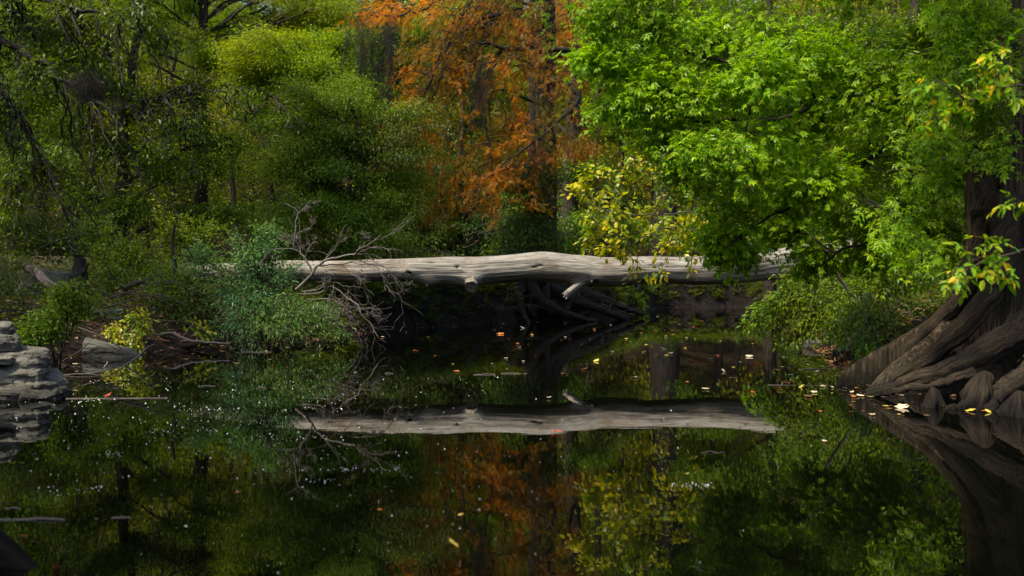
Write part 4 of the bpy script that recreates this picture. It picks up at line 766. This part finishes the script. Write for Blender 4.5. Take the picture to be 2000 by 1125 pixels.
# unseen trees added outside the frame so their crowns shade the near left and the right of the pool
def shade_tree(label, base, seed, lobes, mat='l_mid'):
    z = G(*base)-.1; pl = Plant('tree', label, 'tree', (base[0], base[1], z), seed); tp = pl.trunk([pl.base, pl.base+[.2, 0, 5], pl.base+[.3, 0, 11]], .3, .12, 24, 10)
    for x, y, zz, rm in lobes: pl.lobe(tp[np.clip(int(2.0*(zz-1.5)), 5, 22)], (x, y, zz), (rm, rm, rm*.55), 26, 34, TC, .34, mat, lr=.07)
    pl.finish('bark_brown')
SHADE = True
if SHADE:
    shade_tree('unseen broadleaf shade tree added on the left bank beyond the picture edge', (-12.5, 14), 201, [(-8.2, 11.9, 8.6, 1.5), (-9, 13.5, 9, 1.7), (-7.2, 13.4, 9.2, 1.2), (-12.5, 16, 9.5, 2), (-10, 16, 10, 1.8), (-11, 18.5, 10.2, 2), (-13, 20, 9.6, 1.9), (-11.6, 21, 9.8, 1.8), (-14, 22.5, 10, 2)])
    shade_tree('unseen broadleaf shade tree added behind the viewer on the left', (-10.5, 6), 202, [(-9, 6, 9, 1.9), (-7, 5.5, 9.5, 1.7), (-8, 4, 9.5, 1.9), (-5.5, 3.4, 10.5, 1.6), (-7.2, 1.6, 10, 1.8), (-6, .6, 10, 1.6)])
    shade_tree('unseen broadleaf shade tree added on the right bank beyond the picture edge', (10.5, 9), 203, [(8.5, 9, 8.5, 1.9), (7, 8, 9.5, 1.8), (9.5, 11.5, 9, 2), (8, 6.5, 9, 1.9), (10.5, 14, 10, 2), (8.8, 13, 10.2, 1.9)])

shade_tree('unseen broadleaf shade tree added behind the left bank with its crown above the picture', (-13, 25), 204, [(-8.2, 23.2, 9.4, 1.5), (-6.6, 23.8, 9.6, 1.4), (-9.6, 25, 10, 1.6), (-5.6, 22.9, 9.2, 1.1), (-12, 26.5, 10.5, 2), (-10.6, 28, 11, 1.8), (-13.5, 28, 11, 2), (-11.5, 24.3, 10.3, 1.8), (-14.5, 25.5, 10.5, 2)])  # unseen crown added above the frame to shade the middle left
# far wood on the valley side
def far_wood():
    r = rng_(300); w, l = Wood(), Leaves(); n = 0
    for i in range(230):
        Y = r.uniform(52, 84); x = r.uniform(-.62, .62)*Y; z = float(gz(x, Y, False)[0]); h = r.uniform(9, 18)
        w.tube(resample([(x, Y, z-.3), (x+r.normal()*.3, Y, z+h*.5), (x+r.normal()*.6, Y, z+h*.9)], 8), np.linspace(r.uniform(.15, .32), .06, 8), 7)
        for _ in range(8):
            c = np.array([x+r.normal()*1.6, Y+r.normal()*1.2, z+h*r.uniform(.12, 1)]); m = 430; u = nrm(r.normal(size=(m, 3))); rad = r.uniform(1.2, 2.3)
            pos = c+u*np.array([rad, rad, rad*.7])*(r.random((m, 1))**.4); l.add(TK, pos, u+r.normal(size=(m, 3))*.5-np.array([0, 0, .4]), r.normal(size=(m, 3))*.45+[0, 0, .8], r.uniform(.14, .25, m))
    root = tag(empty('forest', (0, 60, 0)), 'dense mixed green wood covering the valley side far behind', 'forest', None, 'stuff')
    w.build('trunk', M['bark_brown'], root, (0, 60, 0)).__setitem__('kind', 'stuff'); l.build('crown', M['l_far'], root, (0, 60, 0)).__setitem__('kind', 'stuff')
far_wood()

# undergrowth and leaf litter: nobody could count them
def scatter_land(n, dmin, dmax, r, ylim=(3, 50), xlim=(-20, 20)):
    X = r.uniform(*xlim, n*5); Y = r.uniform(*ylim, n*5); d = shore_dist(X, Y); k = (d > dmin) & (d < dmax) & (np.abs(X) < .52*Y+2.5); X, Y = X[k][:n], Y[k][:n]; return X, Y, gz(X, Y)
def litter():
    r = rng_(310); l = Leaves(); X, Y, Z = scatter_land(15000, -.12, 6, r, (3, 27)); n = len(X)
    l.add(TK, np.stack([X, Y, np.maximum(Z, .004)+.012+.02*r.random(n)], -1), r.normal(size=(n, 3))*[1, 1, .2], r.normal(size=(n, 3))*.35+[0, 0, 1], r.uniform(.06, .15, n))
    lt = np.array(LOGTOP); n = len(lt); l.add(TK, lt, r.normal(size=(n, 3))*[1, 1, .15], r.normal(size=(n, 3))*.3+[0, 0, 1], r.uniform(.03, .09, n))
    tag(l.build('leaf_litter', M['l_litter']), 'brown and rust fallen leaves carpeting the banks and lodged on the log', 'leaf litter', None, 'stuff')
    l = Leaves(); X, Y, Z = scatter_land(16000, .3, 9, r); n = len(X); m = 8
    pos = np.repeat(np.stack([X, Y, Z], -1), m, 0)+r.normal(size=(n*m, 3))*[.1, .1, .0]; pos[:, 2] += np.abs(r.normal(size=n*m))*.2+.03
    l.add(TK, pos, r.normal(size=(n*m, 3))*[1, 1, .4], r.normal(size=(n*m, 3))*.4+[0, 0, 1], r.uniform(.05, .12, n*m))
    tag(l.build('undergrowth', M['l_dark']), 'low dark leafy ground plants covering the shaded banks', 'undergrowth', None, 'stuff')
litter()
def bank_detail():
    r = rng_(320); X, Y, Z = scatter_land(2600, .02, .9, r, (22, 51), (-5, 13)); n = len(X); m = 9; l = Leaves()
    pos = np.repeat(np.stack([X, Y, Z], -1), m, 0)+r.normal(size=(n*m, 3))*[.1, .1, .05]; pos[:, 2] += .05
    l.add(T_([(0, -.012, 0), (.5, -.01, .12), (1, 0, -.25), (.5, .01, .12), (0, .012, 0)], [(0, 4, 3, 1)], [(1, 3, 2)]), pos, r.normal(size=(n*m, 3))*[.8, .5, .3]+[0, -.6, -.5], r.normal(size=(n*m, 3)), r.uniform(.15, .6, n*m))
    tag(l.build('rootlets', M['l_rootlet']), 'fine dark rootlets and dead stems hanging over the shaded far bank', 'rootlets', None, 'stuff')
    l = Leaves(); X, Y, Z = scatter_land(2600, .1, 1.6, r, (22, 51), (-5, 13)); n = len(X); m = 9; a = r.uniform(0, 6.28, n*m)
    pos = np.repeat(np.stack([X, Y, Z+.02], -1), m, 0)+r.normal(size=(n*m, 3))*[.03, .03, 0]
    l.add(TF, pos, np.stack([np.cos(a), np.sin(a), r.uniform(-.2, .9, n*m)], -1), r.normal(size=(n*m, 3))*.3+[0, 0, 1], r.uniform(.15, .42, n*m))
    tag(l.build('bank_ferns', M['l_dark']), 'dark ferns and sedges on the shaded far bank', 'ferns', None, 'stuff')
    X, Y, Z = scatter_land(1500, -.3, .15, r, (14, 51), (-9, 13)); n = len(X); l = Leaves()
    l.add(TK, np.stack([X, Y, np.maximum(Z, 0)+.012], -1), r.normal(size=(n, 3))*[1, 1, .1], r.normal(size=(n, 3))*.25+[0, 0, 1], r.uniform(.05, .13, n))
    X = r.uniform(3.2, 6.2, 6000); Y = r.uniform(9.8, 22, 6000); d = shore_dist(X, Y); q = (d > -.5*r.random(6000)**2) & (d < .12); X, Y = X[q][:900], Y[q][:900]; Z = gz(X, Y); n = len(X)
    l.add(TK, np.stack([X, Y, np.maximum(Z, 0)+.012], -1), r.normal(size=(n, 3))*[1, 1, .12], r.normal(size=(n, 3))*.3+[0, 0, 1], r.uniform(.04, .11, n))
    tag(l.build('drift_line_leaves', M['l_litter']), 'line of drifted brown leaves along the waterline', 'drifted leaves', None, 'stuff')
bank_detail()

# ------------------------------------------------------------------ things floating on the water
def maple(r, cup=.25):
    n = 14; a = np.linspace(0, 2*np.pi, n, endpoint=False); k = .5+.5*np.abs(np.cos(a*2.5))**1.3; k = np.where(np.abs(a-np.pi) < .3, .3, k)*(.9+.2*r.random(n))
    V = np.stack([k*np.cos(a)*.5, k*np.sin(a)*.5, cup*k*k*r.uniform(-.2, 1, n)*.5], -1); V = np.vstack([V, [[0, 0, 0]]]); i = np.arange(n); return V, np.stack([i, (i+1) % n, np.full(n, n)], -1)
def oval(r, cup=.3):
    V, f = ovate(.27); V = V.copy()-[.5, 0, 0]; V[:, 2] = cup*(V[:, 0]**2+3*V[:, 1]**2)*r.uniform(.4, 1.4); return V, f
rf = rng_(400); protos = {}
for c in ('brown', 'orange', 'pale', 'yellow', 'red'):
    protos[c] = []
    for i in range(3):
        V, f = maple(rf) if i < 2 else oval(rf); me = mk('floating_leaf', V, f if isinstance(f, list) else [f], M['f_'+c]); protos[c].append(me.data); bpy.data.objects.remove(me)
def fl(px, py, size, c, label, group=None, v=None, tilt=.08):
    o = bpy.data.objects.new('floating_leaf', protos[c][rf.integers(0, 3) if v is None else v]); C.objects.link(o); p = W(px, py); o.location = (p[0], p[1], .012+size*.02)
    o.scale = (size,)*3; o.rotation_euler = (rf.normal()*tilt, rf.normal()*tilt, rf.uniform(0, 6.28)); return tag(o, label, 'leaf', group)
for px, py, s, c, lb, v in [
        (1355, 706, .22, 'orange', 'large curled orange leaf floating in front of the right half of the log', 0), (1412, 726, .16, 'pale', 'forked white and brown leaf floating just right of the big orange leaf', 2), (1296, 682, .15, 'pale', 'round pale pink leaf floating below the yellow sapling', 0), (1463, 697, .18, 'pale', 'pale cream leaf floating left of the rocks at the right bank', 1),
        (1478, 711, .2, 'orange', 'orange brown leaf with a white edge floating near the right bank', 0), (1165, 706, .2, 'yellow', 'yellow leaf with a brown stalk floating under the splintered stub', 2), (978, 653, .25, 'orange', 'small bright orange leaf floating under the middle of the log', 0), (886, 1066, .12, 'yellow', 'yellow star shaped leaf floating alone near the bottom of the picture', 0),
        (1090, 846, .16, 'red', 'red brown leaf lying on the reflected top edge of the log', 1), (1072, 779, .12, 'pale', 'tiny cream leaf floating beside the reflected splintered stub', 2), (1762, 797, .2, 'pale', 'large pale pink leaf floating before the cypress roots', 0), (1730, 762, .14, 'orange', 'orange leaf caught at the tip of the sweeping cypress root', 0), (1705, 766, .12, 'red', 'dark red leaf caught against the cypress root tip', 1),
        (1895, 804, .15, 'yellow', 'bright yellow leaf floating below the cypress knees', 0), (1930, 806, .11, 'yellow', 'small yellow leaf at the foot of the tallest cypress knee', 2), (1565, 757, .12, 'yellow', 'yellow leaf floating left of the cypress root tip', 0), (210, 774, .13, 'red', 'reddish leaf resting on the floating twig beside the limestone ledges', 0), (70, 1013, .05, 'red', 'red leaf standing on the floating stick at the lower left', 2),
        (48, 1051, .05, 'red', 'red leaf floating below the long stick at the lower left', 0), (110, 1112, .06, 'red', 'pinkish leaf at the tip of the sunken corner log', 0), (600, 685, .22, 'pale', 'pale tan leaf floating below the blue green bush', 0), (122, 714, .2, 'pale', 'pinkish leaf floating in the dark gap left of the boulder', 0), (150, 713, .2, 'pale', 'white leaf floating against the left foot of the boulder', 1),
        (205, 717, .22, 'pale', 'pinkish leaf floating in front of the boulder', 0), (1020, 641, .2, 'pale', 'white leaf floating in the dark water under the log', 2), (1610, 865, .1, 'pale', 'pale twig like leaf floating far below the cypress root tip', 2)]:
    fl(px, py, s*.78, c, lb, None, v, .22)
cls = {'brown': 'small brown fallen leaf floating on the dark pond', 'orange': 'small orange fallen leaf floating on the dark pond', 'pale': 'small pale tan fallen leaf floating on the dark pond', 'yellow': 'small yellow fallen leaf floating on the dark pond', 'red': 'small red fallen leaf floating on the dark pond'}
cn = list(cls); cp = [.4, .22, .2, .13, .05]
def many(n, fx, fy, smin, smax):
    k = 0
    while k < n:
        px, py = fx(), fy(); p = W(px, py)
        if shore_dist(np.array([p[0]]), np.array([p[1]]))[0] > -.04: continue
        c = cn[rf.choice(5, p=cp)]; fl(px, py, rf.uniform(smin, smax)*.68, c, cls[c], c+' leaves scattered on the water'); k += 1
many(75, lambda: rf.normal(1320, 190), lambda: 612+abs(rf.normal(0, 62)), .07, .17)
many(70, lambda: 1720-abs(rf.normal(0, 110)), lambda: rf.normal(728, 26), .06, .15)
many(52, lambda: rf.uniform(1640, 1995), lambda: rf.uniform(755, 815), .05, .13)
many(34, lambda: rf.normal(960, 140), lambda: 632+abs(rf.normal(0, 50)), .07, .16)
many(34, lambda: rf.uniform(80, 640), lambda: rf.normal(690, 20), .06, .14)
many(10, lambda: rf.uniform(100, 1900), lambda: rf.uniform(800, 1050), .03, .06)
def stick(px0, px1, py, rad, label, mat='twig', dy=0, seed=0):
    a, b_ = W(px0, py), W(px1, py+dy); rad *= .55; a[2] = b_[2] = rad*.1
    return wood_thing('floating_stick', label, 'stick', [([a, (a+b_)/2+[0, .02, rad*.3], b_], rad, rad*.5)], mat, 500+seed, 7, .012)
stick(-60, 130, 1018, .022, 'thick grey stick floating at the lower left edge', 'bark_grey', -2, 1); stick(185, 268, 1013, .008, 'short pale stick floating right of the thick lower left stick', 'twig', 0, 2)
stick(925, 990, 732, .011, 'left one of two thin pale sticks floating in line below the log', 'twig', 0, 3); stick(978, 1029, 730, .012, 'right one of two thin pale sticks floating in line below the log', 'twig', 0, 4)
stick(130, 325, 779, .012, 'long thin stick floating from the limestone ledges to the right', 'twig', -1, 5); stick(122, 218, 733, .02, 'pale stick floating in the dark water in front of the boulder', 'twig', 0, 6)
stick(752, 778, 730, .012, 'short pale stick floating below the twig tangle', 'twig', 0, 7); stick(387, 420, 755, .012, 'small pale stick floating below the blue green bush reflection', 'twig', 0, 8); stick(500, 521, 759, .01, 'tiny pale stick floating right of the small pale stick', 'twig', 0, 9)
stick(1500, 1640, 752, .014, 'long thin stick floating left of the cypress root tip', 'twig', 2, 10); stick(1370, 1416, 885, .008, 'thin brown stick floating below the reflected log', 'twig_dark', 0, 11); stick(10, 38, 993, .01, 'short white stick floating near the lower left edge', 'twig', 0, 12)
stick(1560, 1640, 722, .014, 'thin pale stick floating among the leaves at the right shore', 'twig', 0, 13)
def specks():
    r = rng_(410); l = Leaves(); n = 0; pts = []
    def add(px, py):
        p = W(px, py)
        if shore_dist(np.array([p[0]]), np.array([p[1]]))[0] < -.05: pts.append(p)
    for _ in range(330): add(r.uniform(20, 1000)*r.uniform(.6, 1), 735+abs(r.normal(0, 130)))
    for _ in range(45): add(r.normal(1000, 200), r.uniform(700, 1100))
    for x0, x1, y, k in [(280, 420, 842, 26), (520, 640, 855, 20), (580, 780, 916, 44), (190, 240, 886, 14), (70, 200, 955, 20), (1310, 1390, 948, 36), (140, 200, 782, 20), (560, 660, 938, 12), (360, 470, 800, 16)]:
        for _ in range(k): add(r.uniform(x0, x1), y+r.normal()*3)
    p = np.array(pts); n = len(p); q = np.linspace(0, 2*np.pi, 6, endpoint=False); V = np.vstack([np.stack([np.cos(q), np.sin(q), q*0], -1), np.stack([np.cos(q)*.6, np.sin(q)*.6, q*0+.5], -1), [[0, 0, .7]]]); i = np.arange(6); k = (i+1) % 6
    t = (V, [np.stack([i, k, k+6, i+6], -1), np.stack([i+6, k+6, np.full(6, 12)], -1)])
    l.add(t, p+[0, 0, .001], np.tile([1., 0, 0], (n, 1)), np.tile([0, 0, 1.], (n, 1)), np.where(r.random(n) < .85, .003, .0055)*np.clip(p[:, 1]/9, .7, 2.2))
    tag(l.build('floating_specks', M['speck']), 'tiny white bubbles and pollen specks dotting the dark water', 'specks', None, 'stuff')
specks()

# ------------------------------------------------------------------ light, camera
SUN = nrm(np.array([-.42, -.30, .86]))
sun = bpy.data.lights.new('sun', 'SUN'); sun.energy = 3.3; sun.angle = R(4); sun.color = (1, .91, .72)
so = bpy.data.objects.new('sun', sun); C.objects.link(so); so.rotation_euler = Vector(SUN).to_track_quat('Z', 'Y').to_euler()
w = bpy.data.worlds.new('World'); bpy.context.scene.world = w; w.use_nodes = True; nt = w.node_tree; bg = nt.nodes['Background']
sky = nt.nodes.new('ShaderNodeTexSky'); sky.sky_type = 'NISHITA'; sky.sun_disc = False; sky.dust_density = 3.0; sky.ozone_density = .4; sky.sun_elevation = math.asin(SUN[2]); sky.sun_rotation = math.atan2(SUN[0], SUN[1])
nt.links.new(sky.outputs[0], bg.inputs['Color']); bg.inputs['Strength'].default_value = .15
cam = bpy.data.cameras.new('camera'); co = bpy.data.objects.new('camera', cam); C.objects.link(co); co.location = (0, 0, H); co.rotation_euler = (R(90), 0, 0)
cam.sensor_width = 36; cam.lens = 36*F/2000; cam.shift_y = -(562.5-HY)/2000; cam.clip_end = 500; cam.clip_start = .05; cam.dof.use_dof = True; cam.dof.focus_distance = 18.5; cam.dof.aperture_fstop = 2.0
S = bpy.context.scene; S.camera = co
S.view_settings.view_transform = 'Standard'; S.view_settings.look = 'None'; S.view_settings.exposure = 1.16; S.view_settings.gamma = 1
S.render.engine = 'CYCLES'; cy_ = S.cycles; cy_.max_bounces = 8; cy_.diffuse_bounces = 4; cy_.glossy_bounces = 3; cy_.transmission_bounces = 6; cy_.use_denoising = True
try: cy_.denoiser = 'OPENIMAGEDENOISE'; cy_.denoising_prefilter = 'ACCURATE'
except Exception: pass
cy_.use_adaptive_sampling = True; cy_.adaptive_threshold = .01
cy_.caustics_reflective = False; cy_.caustics_refractive = False
